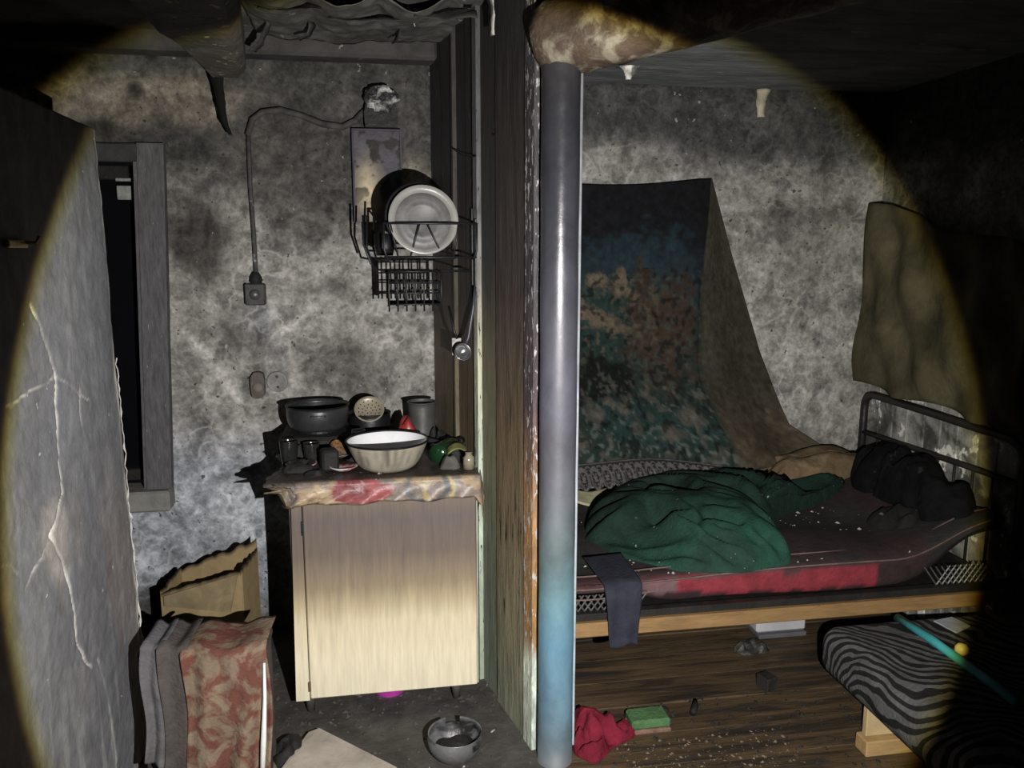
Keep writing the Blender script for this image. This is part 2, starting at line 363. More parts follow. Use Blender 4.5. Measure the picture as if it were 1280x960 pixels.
# ---- left plaster stub wall (cracked)
YE = 2.63; ZT = 2.0
c1 = [(2.034, 1.53), (2.076, 1.475), (2.117, 1.403), (2.149, 1.328), (2.124, 1.179), (2.122, 1.043), (2.058, .991), (2.016, .965), (2.058, .887), (2.085, .801), (2.10, .729), (2.114, .645), (2.197, .52)]
c_more = [[(2.048, .953), (1.924, .93), (1.852, .902)], [(2.149, 1.328), (2.018, 1.329), (1.858, 1.309)], [(2.149, 1.328), (2.266, 1.287), (2.346, 1.24)], [(1.754, .99), (1.808, .977), (1.828, .941)], [(2.30, 1.30), (2.28, 1.18)], [(2.25, .52), (2.30, .35), (2.31, .0)]]
def wl_geo():
    ny, nz = 240, 330; y0 = 1.3
    U, Vv = np.meshgrid(np.linspace(0, 1, ny+1), np.linspace(0, 1, nz+1)); u = U.ravel(); z = Vv.ravel()*ZT
    P0 = np.c_[np.zeros(len(u)), u*0, z]; end = YE+.02*(vn(P0, 9, 4, 41)-.5)+.03*(1-z/ZT)-.015
    yy = y0+(end-y0)*u; P = np.c_[u*0, yy, z]; q = np.c_[yy, z]+.03*np.c_[vn(P, 14, 3, 33)-.5, vn(P, 14, 3, 34)-.5]
    d1 = seg_dist(q, c1); d2 = np.min([seg_dist(q, l) for l in c_more], axis=0)
    nw = vn(P, 8, 3, 35); wd = .003+(.009+.010*(1-sm(.7, 1.1, z)))*np.clip(nw-.35, 0, 1)*(1+1.5*(1-sm(.0, .12, np.hypot(q[:, 0]-2.05, (q[:, 1]-.87)*.5))))
    f1 = (1-sm(wd*.45, wd, d1))*(.35+.65*np.maximum(sm(.42, .6, vn(P, 7, 3, 36)), 1-sm(.6, 1.0, z))); f2 = (1-sm(.001, .005, d2))*.5*(.3+.7*sm(.4, .6, vn(P, 9, 3, 37)))
    x = -.8+.02*(vn(P, 2.5, 4, 42)-.5)+.004*(vn(P, 25, 2, 43)-.5)-.006*np.maximum(f1, f2)
    edge = sm(-.045, -.01, yy-end+.02*(vn(P, 18, 3, 44)-.5))
    x = x-.004*edge**2
    V = np.c_[x, yy, z]
    st = vn(np.c_[u*0, yy*2.2, z*.7], 3, 4, 45)
    c = np.array([.160, .162, .178])*(.72+.56*st)[:, None]
    warm = sm(.5, .62, vn(np.c_[u*0, yy*3, z*1.1], 2.6, 4, 46))*(1-sm(.75, 1.15, z)); c = c*(1-.5*warm[:, None])+np.array([.22, .19, .17])*.5*warm[:, None]
    pale = blob(np.c_[yy, u*0, z], 2.05, .92, .10, .13, 47)*.55; c = c*(1-pale[:, None])+np.array([.42, .38, .35])*pale[:, None]
    top = sm(1.75, 1.98, z)*.5; c = c*(1-top[:, None])+np.array([.07, .07, .07])*top[:, None]
    drip = sm(.60, .68, vn(np.c_[u*0, yy*9, z*1.3], 3, 3, 48))*(.25+.75*sm(.6, 0, z)); c = c*(1-.4*drip[:, None])+np.array([.42, .42, .42])*.4*drip[:, None]
    fx = np.maximum(f1, f2); c = c*(1-fx[:, None])+np.array([.66, .64, .60])*fx[:, None]
    e2 = edge*sm(.40, .55, vn(P*np.array([1, 1, .6]), 14, 3, 49))*(.25+.75*(1-sm(1.1, 1.5, z))); c = c*(1-e2[:, None])+np.array([.62, .60, .57])*e2[:, None]
    g = G(); F = []
    for j in range(nz):
        for i in range(ny): a = j*(ny+1)+i; F.append([a, a+1, a+ny+2, a+ny+1])
    # closing faces: end, top, back, near end
    V = V.tolist(); c = c.tolist(); n0 = len(V)
    for j in range(nz+1):
        V.append((-.95, V[j*(ny+1)+ny][1]-.01, ZT*j/nz)); c.append([.3, .29, .28])
    for j in range(nz): F.append([j*(ny+1)+ny, n0+j, n0+j+1, (j+1)*(ny+1)+ny])
    n1 = len(V)
    for i in range(ny+1): V.append((-.95, V[nz*(ny+1)+i][1], ZT-.004)); c.append([.12, .12, .12])
    for i in range(ny): F.append([nz*(ny+1)+i, nz*(ny+1)+i+1, n1+i+1, n1+i])
    n2 = len(V); V += [(-.95, y0, 0), (-.95, YE, 0), (-.95, YE, ZT-.004), (-.95, y0, ZT-.004)]; c += [[.15]*3]*4; F.append([n2, n2+3, n2+2, n2+1])
    return g.add(V, F), np.array(c)
g, c = wl_geo()
M_slab = mat('cracked_limewash', attr=True, var=.22, sc=16, rough=.72, bump=.35, bsc=38, spec=.3, fleck=(.45, .45, .45), fsc=26, fth=.70)
struct('wall_left', g, M_slab, 'cracked grey limewashed stub wall nearest on the left', cols=c, smooth=True)
r_ = random.Random(12); pe = []; re_ = []
for k in range(70):
    z = 1.32*(1-k/69); pe.append((-.803+.003*r_.uniform(-1, 1), YE-.012+.03*(1-z/ZT)+.008*r_.uniform(-1, 1), z)); re_.append(max(.0012, (.001+.0075*r_.random()**2)*(.35+.65*(1-z/1.32))))
obj('broken_plaster_edge', G().tube(pe, re_, 6), mat('bare_white_plaster', (.50, .48, .46), .3, 30, .85, .6, 50, .2), bpy.data.objects['wall_left'])
# ---- wall-plate cornice, ceilings
M_ceil = mat('sooty_ceiling', (.10, .097, .092), .5, 5, .85, .6, 18, .25, fleck=(.2, .2, .19), fsc=16, fth=.66)
M_ceilR = mat('smoked_ceiling_boards', (.15, .155, .165), .5, 6, .8, .5, 20, .3, stretch=(.6, 2, 1), fleck=(.26, .27, .27), fsc=9, fth=.66)
struct('trim_1', G().box(-2.2, .26, 3.34, 3.46, 2.392, 2.49, .012), mat('cornice_soot', (.05, .047, .045), .4, 8, .8, .4, 25, .3, fleck=(.22, .22, .2), fsc=20, fth=.69), 'soot-black wall plate running under the ceiling')
def ceil_fn(u, v):
    x, y = -2.2+2.75*u, 3.46-3.3*v
    q = np.array([[x, y, 0]]); return (x, y, 2.49-.03*float(vn(q, 4, 3, 61)[0])-.02*float(vn(q, 13, 2, 62)[0]))
struct('ceiling', G().grid(ceil_fn, 70, 70), M_ceil, 'sagging soot-blackened ceiling', smooth=True, thick=.03, off=-1)
struct('ceiling_right', G().box(.53, 2.4, .2, 3.48, 2.35, 2.40), M_ceilR, 'smoked ceiling over the bed')
# ---- floor: dirty slab on the left, boards on the right
M_dirt = mat('dirty_floor', (.055, .051, .046), .5, 6, .85, .6, 26, .25, fleck=(.20, .19, .17), fsc=26, fth=.68)
fl = struct('floor', G().box(-2.2, .5, -.6, 3.47, -.06, 0).box(.5, 2.4, -.6, 3.47, -.06, -.032), M_dirt, 'soot-strewn floor, boarded beside the bed')
M_board = mat('worn_floor_board', (.085, .056, .03), .5, 5, .6, .35, 30, .35, stretch=(.5, 5, 5), col2=(.035, .027, .02), c2sc=4, c2th=.54, fleck=(.03, .025, .02), fsc=22, fth=.64)
y = 3.45; k = 0
while y > .2:
    w = .172; obj('floor_board', G().box(.50, 2.31, y-w+.004, y, -.032, -.002+.002*math.sin(k*2.1), .0008), M_board, fl); y -= w; k += 1

# ---- window
M_frame = mat('sooty_window_wood', (.085, .082, .086), .4, 9, .75, .35, 30, .3, stretch=(8, 8, 1.5), fleck=(.25, .25, .24), fsc=12, fth=.68)
M_sill = mat('grey_sill', (.17, .17, .155), .35, 9, .8, .4, 28, .25)
win = struct('window_1', G().box(-1.98, -.868, 3.36, 3.52, .585, .672, .008), M_sill, 'window left of the switch, night-black, its frame sooty')
obj('casing', G().prism([(-.965, .672), (-.868, .672), (-.806, 2.06), (-.905, 2.06)], 'y', 3.405, 3.447), M_frame, win)
obj('casing', G().box(-1.98, -.905, 3.415, 3.447, 1.99, 2.06, .005), mat('lintel_soot', (.04, .038, .038), .4, 10, .8, .4, 30), win)
obj('jamb', G().prism([(-.978, .672), (-.95, .672), (-.90, 1.99), (-.925, 1.99)], 'y', 3.415, 3.60), M_frame, win)
obj('sash', G().prism([(-1.01, .68), (-.965, .68), (-.925, 1.985), (-.965, 1.985)], 'y', 3.52, 3.56).box(-1.9, -.975, 3.52, 3.56, .68, .73, .004).box(-1.9, -.975, 3.52, 3.56, 1.93, 1.985, .004), M_char, win)
obj('pane', G().box(-1.9, -.97, 3.545, 3.55, .72, 1.94), M_void, win)
obj('pale_slat', G().box(-1.02, -.948, 3.505, 3.515, 1.85, 1.905, .003).box(-1.02, -.95, 3.50, 3.51, 1.922, 1.934, .002), mat('pale_slat', (.22, .23, .21), .3, 30, .8, .2), win)
# ---- partition of boards, and its end trim
def py_(x): return x
def pline(y): return 1.032-.2313*y
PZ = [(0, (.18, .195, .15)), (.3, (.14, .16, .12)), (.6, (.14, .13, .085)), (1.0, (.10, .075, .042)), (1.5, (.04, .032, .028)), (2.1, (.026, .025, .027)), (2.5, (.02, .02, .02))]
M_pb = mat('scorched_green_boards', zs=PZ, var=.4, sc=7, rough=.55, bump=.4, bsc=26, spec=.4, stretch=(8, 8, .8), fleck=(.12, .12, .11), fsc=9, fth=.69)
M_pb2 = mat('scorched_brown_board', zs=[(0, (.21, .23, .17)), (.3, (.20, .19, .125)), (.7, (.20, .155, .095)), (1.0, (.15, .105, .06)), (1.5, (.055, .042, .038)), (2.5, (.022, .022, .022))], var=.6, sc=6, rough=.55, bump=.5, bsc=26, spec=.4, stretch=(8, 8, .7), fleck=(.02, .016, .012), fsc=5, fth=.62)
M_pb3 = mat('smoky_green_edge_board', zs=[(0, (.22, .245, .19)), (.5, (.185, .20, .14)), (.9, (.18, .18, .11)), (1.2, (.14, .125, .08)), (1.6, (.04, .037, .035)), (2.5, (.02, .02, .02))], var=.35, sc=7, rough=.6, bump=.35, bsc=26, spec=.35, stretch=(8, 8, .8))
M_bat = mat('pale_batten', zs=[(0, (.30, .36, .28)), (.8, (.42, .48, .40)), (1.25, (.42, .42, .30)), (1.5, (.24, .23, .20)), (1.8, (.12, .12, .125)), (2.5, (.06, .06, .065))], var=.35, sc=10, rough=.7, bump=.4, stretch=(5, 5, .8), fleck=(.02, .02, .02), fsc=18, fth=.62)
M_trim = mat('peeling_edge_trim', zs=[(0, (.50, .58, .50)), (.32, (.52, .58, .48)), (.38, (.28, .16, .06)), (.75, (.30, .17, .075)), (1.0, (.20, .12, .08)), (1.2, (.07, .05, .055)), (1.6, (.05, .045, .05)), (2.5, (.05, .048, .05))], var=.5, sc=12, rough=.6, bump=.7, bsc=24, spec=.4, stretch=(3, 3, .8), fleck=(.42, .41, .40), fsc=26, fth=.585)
def pboard(name, ya, yb, m, parent, t0=0, t1=.03, z0=0, z1=2.47):
    nx, ny = .974, .2253           # normal away from the torch side
    A = (pline(ya), ya); B = (pline(yb), yb)
    poly = [(A[0]-nx*t0, A[1]-ny*t0), (B[0]-nx*t0, B[1]-ny*t0), (B[0]+nx*t1, B[1]+ny*t1), (A[0]+nx*t1, A[1]+ny*t1)]
    return obj(name, G().prism(poly, 'z', z0, z1), m, parent)
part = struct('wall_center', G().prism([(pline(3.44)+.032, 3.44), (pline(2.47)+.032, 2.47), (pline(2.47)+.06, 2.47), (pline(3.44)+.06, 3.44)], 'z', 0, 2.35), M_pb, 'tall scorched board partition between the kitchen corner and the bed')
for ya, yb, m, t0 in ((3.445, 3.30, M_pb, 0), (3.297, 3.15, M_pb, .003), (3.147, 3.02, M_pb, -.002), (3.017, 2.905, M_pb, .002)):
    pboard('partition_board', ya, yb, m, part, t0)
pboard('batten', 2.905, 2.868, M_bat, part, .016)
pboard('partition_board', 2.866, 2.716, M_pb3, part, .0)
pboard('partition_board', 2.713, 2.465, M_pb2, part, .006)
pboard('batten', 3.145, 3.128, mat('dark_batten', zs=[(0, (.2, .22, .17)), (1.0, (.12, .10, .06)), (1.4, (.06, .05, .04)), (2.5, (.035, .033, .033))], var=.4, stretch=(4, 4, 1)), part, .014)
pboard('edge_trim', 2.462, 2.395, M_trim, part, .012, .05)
# ================================================================== POST, BEAMS
CX, CY, CR = .533, 2.335, .0565
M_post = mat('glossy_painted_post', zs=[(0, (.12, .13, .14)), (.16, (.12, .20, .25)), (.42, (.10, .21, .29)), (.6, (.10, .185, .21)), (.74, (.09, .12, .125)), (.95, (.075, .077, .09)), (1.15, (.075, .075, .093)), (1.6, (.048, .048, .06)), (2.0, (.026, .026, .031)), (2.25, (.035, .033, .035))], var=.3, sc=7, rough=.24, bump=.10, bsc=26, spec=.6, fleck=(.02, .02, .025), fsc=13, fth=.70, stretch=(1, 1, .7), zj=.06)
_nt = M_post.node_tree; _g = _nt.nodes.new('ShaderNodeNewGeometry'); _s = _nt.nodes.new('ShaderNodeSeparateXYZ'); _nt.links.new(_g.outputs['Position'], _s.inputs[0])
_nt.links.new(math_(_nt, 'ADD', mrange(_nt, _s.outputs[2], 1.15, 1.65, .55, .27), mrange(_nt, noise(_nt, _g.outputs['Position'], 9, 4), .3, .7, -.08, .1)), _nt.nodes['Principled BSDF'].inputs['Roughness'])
post = thing('round_post', (CX, CY, 0), 'round glossy post at the partition end, grey above fading to blue', 'post')
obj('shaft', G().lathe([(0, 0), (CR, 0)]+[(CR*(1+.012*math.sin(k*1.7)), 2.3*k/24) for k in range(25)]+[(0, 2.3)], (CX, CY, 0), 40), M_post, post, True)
obj('edge_strip', G().box(CX+CR-.003, CX+CR+.006, CY-.012, CY+.012, .05, 2.2, .002), mat('pale_edge', zs=[(0, (.3, .4, .45)), (1, (.28, .3, .32)), (2.5, (.12, .12, .13))], var=.3), post)
def log(name, a, b, ra, rb, m, label, seed):
    n = 26; na = 28; a = Vector(a); b = Vector(b); d = (b-a).normalized(); s = d.cross(Vector((0, 0, 1))).normalized(); u = s.cross(d)
    P = []
    loops = []
    for i in range(n+1):
        t = i/n; p = a.lerp(b, t); r = ra+(rb-ra)*t
        if i == 0: r *= .8
        l = []
        for k in range(na):
            th = 2*PI*k/na; q = np.array([[math.cos(th), math.sin(th), t*6]]); rr = r*(.9+.25*float(vn(q, 1.6, 3, seed)[0]))
            l.append(tuple(p+s*math.cos(th)*rr+u*math.sin(th)*rr))
        loops.append(l)
    return tag(obj(name, G().loft(loops), m, None, True), label, 'beam')
M_log = mat('charred_brown_log', (.07, .048, .034), .65, 7, .6, .8, 22, .4, col2=(.19, .165, .13), c2sc=14, c2th=.56, fleck=(.55, .52, .46), fsc=15, fth=.70)
log('ceiling_beam', (.49, 2.39, 2.240), (1.42, 1.70, 2.40), .105, .115, M_log, 'charred brown log beam running over the top of the round post', 3)
M_beam2 = mat('grey_burnt_beam', (.085, .078, .07), .5, 8, .7, .8, 20, .35, fleck=(.34, .3, .22), fsc=15, fth=.645)
def beam_g():
    loops = []
    for i in range(13):
        t = i/12; y = 3.33-1.6*t; w0 = -.625-.06*t; w1 = -.47+.2*t; n = float(vn(np.array([[t*9, 0, 0]]), 1, 2, 5)[0]-.5)*.03
        loops.append([(w0, y, 2.34+n), (w0+.03, y, 2.30+n), (w1-.03, y, 2.295-n), (w1, y, 2.33-n), (w1, y, 2.47), (w0, y, 2.47)])
    return G().loft(loops)
tag(obj('ceiling_beam', beam_g(), M_beam2), 'rough grey ceiling beam reaching the wall above the window', 'beam')
# ---- hanging scraps of burnt ceiling paper, plus one strip for a cast shadow
M_scrap = mat('burnt_paper', (.03, .029, .028), .5, 12, .7, .4, 30, .4)
M_scrapw = mat('pale_torn_paper', (.42, .41, .39), .4, 14, .8, .4, 30, .3, col2=(.05, .05, .05), c2sc=12, c2th=.55)
def strip(name, pts, w, m, label, cat='scrap', group=None, seed=0, tw=1.0):
    P = [Vector(p) for p in pts]; n = len(P); r = random.Random(seed)
    dense = []
    for i in range(n-1):
        for k in range(5): dense.append(P[i].lerp(P[i+1], k/5))
    dense.append(P[-1]); m_ = len(dense); V = []; F = []
    for i, p in enumerate(dense):
        t = i/(m_-1); ww = (w[0]+(w[1]-w[0])*t)*(.8+.4*r.random()); a = tw*t+seed
        s = Vector((math.cos(a*.6-.3), math.sin(a*.6-.3), 0))
        V += [p-s*ww/2+Vector((0, .006, 0)), p, p+s*ww/2+Vector((0, .008, 0))]
    for i in range(m_-1):
        for k in range(2): b = i*3+k; F.append([b, b+1, b+4, b+3])
    return tag(obj(name, G().add(V, F), m, None, True, thick=.0025), label, cat, group)
strip('shadow_strip', [(-.58, 3.32, 2.31), (-.572, 3.33, 2.22), (-.565, 3.34, 2.14), (-.545, 3.345, 2.09)], (.05, .012), mat('shadow_black', (.004, .004, .004), .2, 20, .95, .1), 'flat black strip standing in for the cast shadow below the beam end by the window', 'shadow strip', seed=0, tw=.1)  # black strip added in the shape of the cast shadow under the beam
strip('burnt_scrap', [(-.36, 3.05, 2.47), (-.35, 3.06, 2.43), (-.39, 3.12, 2.375), (-.42, 3.14, 2.355)], (.012, .03), M_scrap, 'thin curled black scrap hanging nearest the beam end', 'scrap', seed=1)
strip('burnt_scrap', [(-.215, 3.08, 2.47), (-.20, 3.05, 2.43), (-.215, 3.05, 2.395), (-.25, 3.07, 2.385)], (.05, .02), M_scrap, 'wide curled black scrap hanging left of the meter board', 'scrap', seed=2)
strip('burnt_scrap', [(.10, 3.05, 2.47), (.105, 3.04, 2.43), (.09, 3.05, 2.385)], (.02, .05), M_scrap, 'black flap hanging straight above the meter board', 'scrap', seed=3)
strip('torn_paper', [(.12, 2.85, 2.465), (.135, 2.86, 2.44), (.15, 2.88, 2.395)], (.03, .022), M_scrapw, 'torn pale paper hanging from ceiling above the plate rack', 'scrap', seed=2)
strip('torn_paper', [(.36, 2.60, 2.455), (.372, 2.60, 2.40), (.376, 2.61, 2.31)], (.07, .018), M_scrapw, 'pale torn flake hanging at the partition top', 'scrap', seed=3)
strip('torn_paper', [(1.69, 3.42, 2.345), (1.675, 3.415, 2.29), (1.68, 3.415, 2.225)], (.055, .03), mat('cream_flake', (.42, .38, .29), .3, 20, .8, .3), 'cream flake hanging from the ceiling edge above the bed', 'scrap', seed=0, tw=.2)
strip('torn_paper', [(.70, 2.22, 2.15), (.705, 2.225, 2.13), (.70, 2.23, 2.115)], (.05, .012), M_scrapw, 'small white flake hanging under the log beam', 'scrap', seed=0, tw=.2)
# sagging sheet of ceiling paper
def sag_fn(u, v):
    x = -.42+.72*u; y = 3.30-.62*v; q = np.array([[x, y, 0]]); b = math.sin(PI*u)**.6
    return (x, y, 2.462-.05*abs(math.sin(u*PI*3.2))*v-.035*float(vn(q, 7, 3, 71)[0])*b-.015*abs(2*float(vn(q, 16, 2, 72)[0])-1))
tag(obj('ceiling_paper', G().grid(sag_fn, 70, 40), mat('smoked_paper', (.085, .082, .078), .55, 8, .7, .5, 22, .35, fleck=(.22, .22, .21), fsc=14, fth=.67), None, True, thick=.002), 'wrinkled sagging sheet of smoked paper under the kitchen ceiling', 'ceiling paper')
for k, (x, y, w, d, tilt, lab) in enumerate(((.0, 2.92, .26, .10, .35, 'long burnt flap curling down left of the torn paper'), (.24, 2.80, .20, .09, .45, 'short burnt flap curling down beside the partition top'), (-.25, 2.85, .20, .08, .25, 'burnt flap curling down close to the grey beam'))):
    def ff(u, v, x=x, y=y, w=w, d=d, tilt=tilt):
        q = np.array([[u*3, v*3, x*9]]); return (x-w/2+w*u, y-d*v+.02*math.sin(u*5), 2.465-.03-tilt*.10*v*v-.02*float(vn(q, 2, 3, 5)[0]))
    tag(obj('paper_flap', G().grid(ff, 20, 8), M_scrap, None, True, thick=.002), lab, 'scrap')

# ================================================================== WALL FITTINGS
mb = thing('meter_board', (.014, 3.40, 1.76), 'scorched upright board carrying a melted electricity meter', 'meter board')
def mbcol(V):
    P = np.c_[V[:, 0], V[:, 0]*0, V[:, 2]]; c = np.array([.06, .055, .07])*np.ones((len(V), 1))
    f = np.exp(-(((V[:, 0]+.025)/.045)**2+((V[:, 2]-1.89)/.10)**2)); c = c*(1-f[:, None])+np.array([.5, .42, .27])*f[:, None]
    s = sm(.56, .62, vn(P, 26, 3, 81))*sm(1.75, 1.95, V[:, 2]); c = c*(1-s[:, None])+np.array([.02, .018, .016])*s[:, None]; return c
g = G(); g.grid(lambda u, v: (-.078+.184*u, 3.405+.002*math.sin(u*9), 1.765+.36*v), 40, 70)
obj('board', g, mat('scorched_board', attr=True, var=.3, sc=20, rough=.6, bump=.4), mb, colfn=mbcol, thick=.024, off=-1)
obj('board_rim', G().box(-.086, -.078, 3.395, 3.43, 1.76, 2.13, .002).box(.106, .113, 3.395, 3.43, 1.76, 2.13, .002).box(-.086, .113, 3.395, 3.43, 2.125, 2.133, .002), mat('board_rim', (.07, .062, .08), .3), mb)
M_melt = mat('melted_bakelite', (.022, .022, .022), .5, 22, .6, .9, 26, .4, col2=(.42, .42, .40), c2sc=16, c2th=.52)
def mblob():
    bm = bmesh.new(); bmesh.ops.create_icosphere(bm, subdivisions=4, radius=1)
    V = np.array([v.co[:] for v in bm.verts]); F = [[v.index for v in f.verts] for f in bm.faces]; bm.free()
    n = vn(V, 2.2, 4, 91); V = V*(.35+1.2*n)[:, None]; return G().add(V*np.array([.058, .035, .05])+np.array([.04, 3.355, 2.242]), F)
obj('meter_case', G().prism([(-.03, 2.135), (.098, 2.135), (.10, 2.20), (.085, 2.245), (.05, 2.262), (.01, 2.258), (-.022, 2.235), (-.034, 2.19)], 'y', 3.365, 3.43), mat('meter_case', (.008, .008, .0085), .4, 18, .55, .4, 26, .3), mb)
obj('melted_meter', mblob(), M_melt, mb, False)
cab = thing('wall_cable', (-.45, 3.43, 1.5), 'sooty cable sagging from the meter, down to the square switch', 'cable')
pts = []
for p in ((-.03, 2.205), (-.07, 2.165), (-.12, 2.14), (-.2, 2.15), (-.28, 2.18), (-.36, 2.20), (-.43, 2.19), (-.47, 2.16), (-.49, 2.10)): pts.append((p[0], 3.425, p[1]))
obj('feed_cable', G().tube(pts, [.014]*4+[.013]*5, 7), mat('burnt_cable', (.05, .047, .044), .5, 20, .8, .6, 30), cab, True)
obj('drop_conduit', G().tube([(-.49, 3.43, 2.10), (-.492, 3.428, 1.9), (-.488, 3.428, 1.7), (-.487, 3.425, 1.55)], .009, 7), mat('sooty_conduit', (.055, .052, .05), .4, 20, .75, .4, fleck=(.25, .25, .24), fth=.64), cab, True)
sw = thing('light_switch', (-.492, 3.40, 1.43), 'square blackened switch box at the end of the cable', 'switch')
sb_ = obj('switch_box', G().box(-.532, -.452, 3.395, 3.44, 1.428, 1.516, .005), mat('switch_soot', (.045, .043, .04), .4, 25, .6, .3, fleck=(.2, .2, .19), fth=.7), sw)
obj('rotary_knob', G().lathe([(0, -.012), (.012, -.012), (.018, -.004), (.024, .006)], M=Matrix.Translation((-.492, 3.392, 1.472)) @ Matrix.Rotation(R(-90), 4, 'X'), seg=18), M_soot_metal, sb_, True)
obj('cable_gland', G().lathe([(.012, 0), (.026, .01), (.024, .03), (.012, .05)], (-.488, 3.42, 1.512), 12), M_char, sw, True)
so = thing('wall_socket', (-.42, 3.42, 1.05), 'round pale wall socket beside the dark hanging fitting', 'socket')
Ms = Matrix.Translation((-.425, 3.432, 1.105)) @ Matrix.Rotation(R(-90), 4, 'X')
sf = obj('socket_face', G().lathe([(0, -.004), (.03, -.004), (.036, -.010), (.041, -.010), (.044, .004)], M=Ms, seg=28), mat('sooty_socket', (.20, .195, .185), .4, 25, .6, .2), so, True)
obj('socket_hole', G().lathe([(0, -.005), (.006, -.005), (.006, 0)], M=Matrix.Translation((-.425, 3.431, 1.127)) @ Matrix.Rotation(R(-90), 4, 'X'), seg=10), M_black, sf)
obj('socket_hole', G().lathe([(0, -.005), (.006, -.005), (.006, 0)], M=Matrix.Translation((-.423, 3.431, 1.083)) @ Matrix.Rotation(R(-90), 4, 'X'), seg=10), M_black, sf)
fp = thing('wall_fitting', (-.50, 3.41, 1.04), 'dark rounded old socket hanging loose left of the pale round one', 'socket')
obj('fitting_body', G().prism([(-.525, 1.05), (-.53, 1.09), (-.528, 1.13), (-.515, 1.15), (-.495, 1.152), (-.478, 1.145), (-.473, 1.12), (-.475, 1.06), (-.485, 1.042), (-.512, 1.04)], 'y', 3.40, 3.438), mat('fitting_brown', (.07, .06, .05), .4, 20, .6, .4), fp)
obj('fitting_cap', G().lathe([(0, -.008), (.018, -.006), (.022, .004)], M=Matrix.Translation((-.501, 3.397, 1.085)) @ Matrix.Rotation(R(-90), 4, 'X'), seg=16), mat('fitting_cap', (.13, .12, .10), .4), fp, True)
hk = tag(obj('wall_hook', G().tube([(-.795, 2.02, 1.668), (-.77, 2.02, 1.666), (-.765, 2.03, 1.68)], .005, 6).box(-.80, -.79, 1.93, 2.03, 1.655, 1.672, .003), mat('brass_hook', (.5, .36, .16), .2, 30, .35, .1, metal=.7)), 'tiny bright hook on the dark edge of the cracked wall', 'hook')

# ================================================================== DISH RACK
rk = thing('dish_rack', (.16, 2.95, 1.42), 'black wire two-tier dish rack fixed to the partition', 'dish rack')
wr_ = .0042
def rect(x0, x1, y0, y1, z): return [(x0, y0, z), (x1, y0, z), (x1, y1, z), (x0, y1, z), (x0, y0, z)]
g = G(); g.tube(rect(.028, .352, 2.86, 3.08, 1.742), wr_, 6); g.tube(rect(.03, .35, 2.87, 3.07, 1.625), wr_, 6)
for x, y in ((.028, 2.86), (.352, 2.86), (.028, 3.08)): g.tube([(x, y, 1.745), (x, y, 1.65), (x+.012*(1 if x < .1 else -1), y+.005, 1.612)], wr_, 6)
obj('upper_frame', g, M_wire, rk, True)
g = G(); g.tube([(-.005, 3.09, 1.80), (-.012, 3.08, 1.66), (.0, 3.05, 1.615), (.06, 3.0, 1.61)], wr_, 6)
g.tube([(-.03, 3.02, 1.775), (-.034, 3.01, 1.66), (-.01, 2.98, 1.585), (.03, 2.95, 1.575), (.34, 2.95, 1.575)], wr_, 6)
g.tube([(-.045, 3.0, 1.775), (-.045, 3.0, 1.67), (-.02, 2.96, 1.60)], wr_, 6)
obj('side_loops', g, M_wire, rk, True)
for x in (.13, .168, .235):
    pass
for k, (xa, xb) in enumerate(((.152, .118), (.178, .232), (.05, .075), (.29, .27))):
    obj('plate_divider', G().tube([(xa, 2.862, 1.742), (xb, 2.87, 1.628)], .0034, 6), M_wire, rk, True)
for k in range(6): obj('tray_wire', G().tube([(.03+.058*k+.02, 2.87, 1.625), (.03+.058*k+.02, 3.07, 1.615)], .003, 5), M_wire, rk, True)
g = G()
for z in (1.575, 1.535, 1.50, 1.46): g.tube(rect(.04, .225, 2.87, 3.07, z), .003, 5)
for k in range(7): x = .04+.0308*k; g.tube([(x, 2.87, 1.58), (x, 2.87, 1.435)], .0032, 5); g.tube([(x, 3.07, 1.58), (x, 3.07, 1.44)], .0032, 5); g.tube([(x, 2.87, 1.46), (x, 3.07, 1.46)], .003, 5)
for k in range(5): yv = 2.91+.04*k; g.tube([(.04, yv, 1.58), (.04, yv, 1.45)], .003, 5); g.tube([(.04, yv, 1.46), (.225, yv, 1.46)], .003, 5)
obj('cutlery_basket', g, M_wire, rk, True)
obj('wall_bracket', G().box(.340, .358, 2.93, 2.95, 1.44, 1.80, .003).box(.345, .362, 2.87, 2.89, 1.50, 1.76, .003), M_black, rk)
def plate(name, c, r, tilt, yaw, m, m2, label):
    Mx = Matrix.Translation(c) @ Matrix.Rotation(R(yaw), 4, 'Z') @ Matrix.Rotation(R(90-tilt), 4, 'X')
    t = thing(name, (c[0], c[1], c[2]-r), label, 'plate')
    obj('rim', G().lathe([(.80*r, .004), (.83*r, -.002), (.99*r, .016), (r, .019), (.985*r, .023), (.83*r, .010), (.80*r, .006)], M=Mx, seg=48), m, t, True)
    obj('well', G().lathe([(0, .002), (.42*r, .002), (.45*r, .005), (.5*r, .003), (.60*r, .002), (.805*r, .006), (.805*r, -.006), (.4*r, -.008), (0, -.008)], M=Mx, seg=48), m2, t, True); return t
M_pl = mat('sooty_china', (.24, .235, .22), .18, 9, .35, .05, 30, .5); M_plw = mat('sooty_china_well', (.13, .128, .122), .4, 14, .5, .05, 30, .5)
plate('plate', (.166, 2.90, 1.752), .124, 12, 4, M_pl, M_plw, 'pale grey plate standing at the front of the wire rack')
plate('plate', (.156, 2.945, 1.764), .125, 12, 2, M_black, M_black, 'black plate shape standing in for the shadow close behind the pale plate')  # black disc added as the dark shadow crescent behind the pale plate
tag(obj('cup', G().lathe([(0, 0), (.03, 0), (.036, .03), (.038, .08), (.034, .08), (.03, .01), (0, .008)], (.03, 3.0, 1.63), 20), M_black, None, True), 'small blackened cup in the left end of the rack', 'cup')
la = thing('ladle', (.29, 2.86, 1.27), 'steel ladle hanging beneath the dish rack', 'ladle')
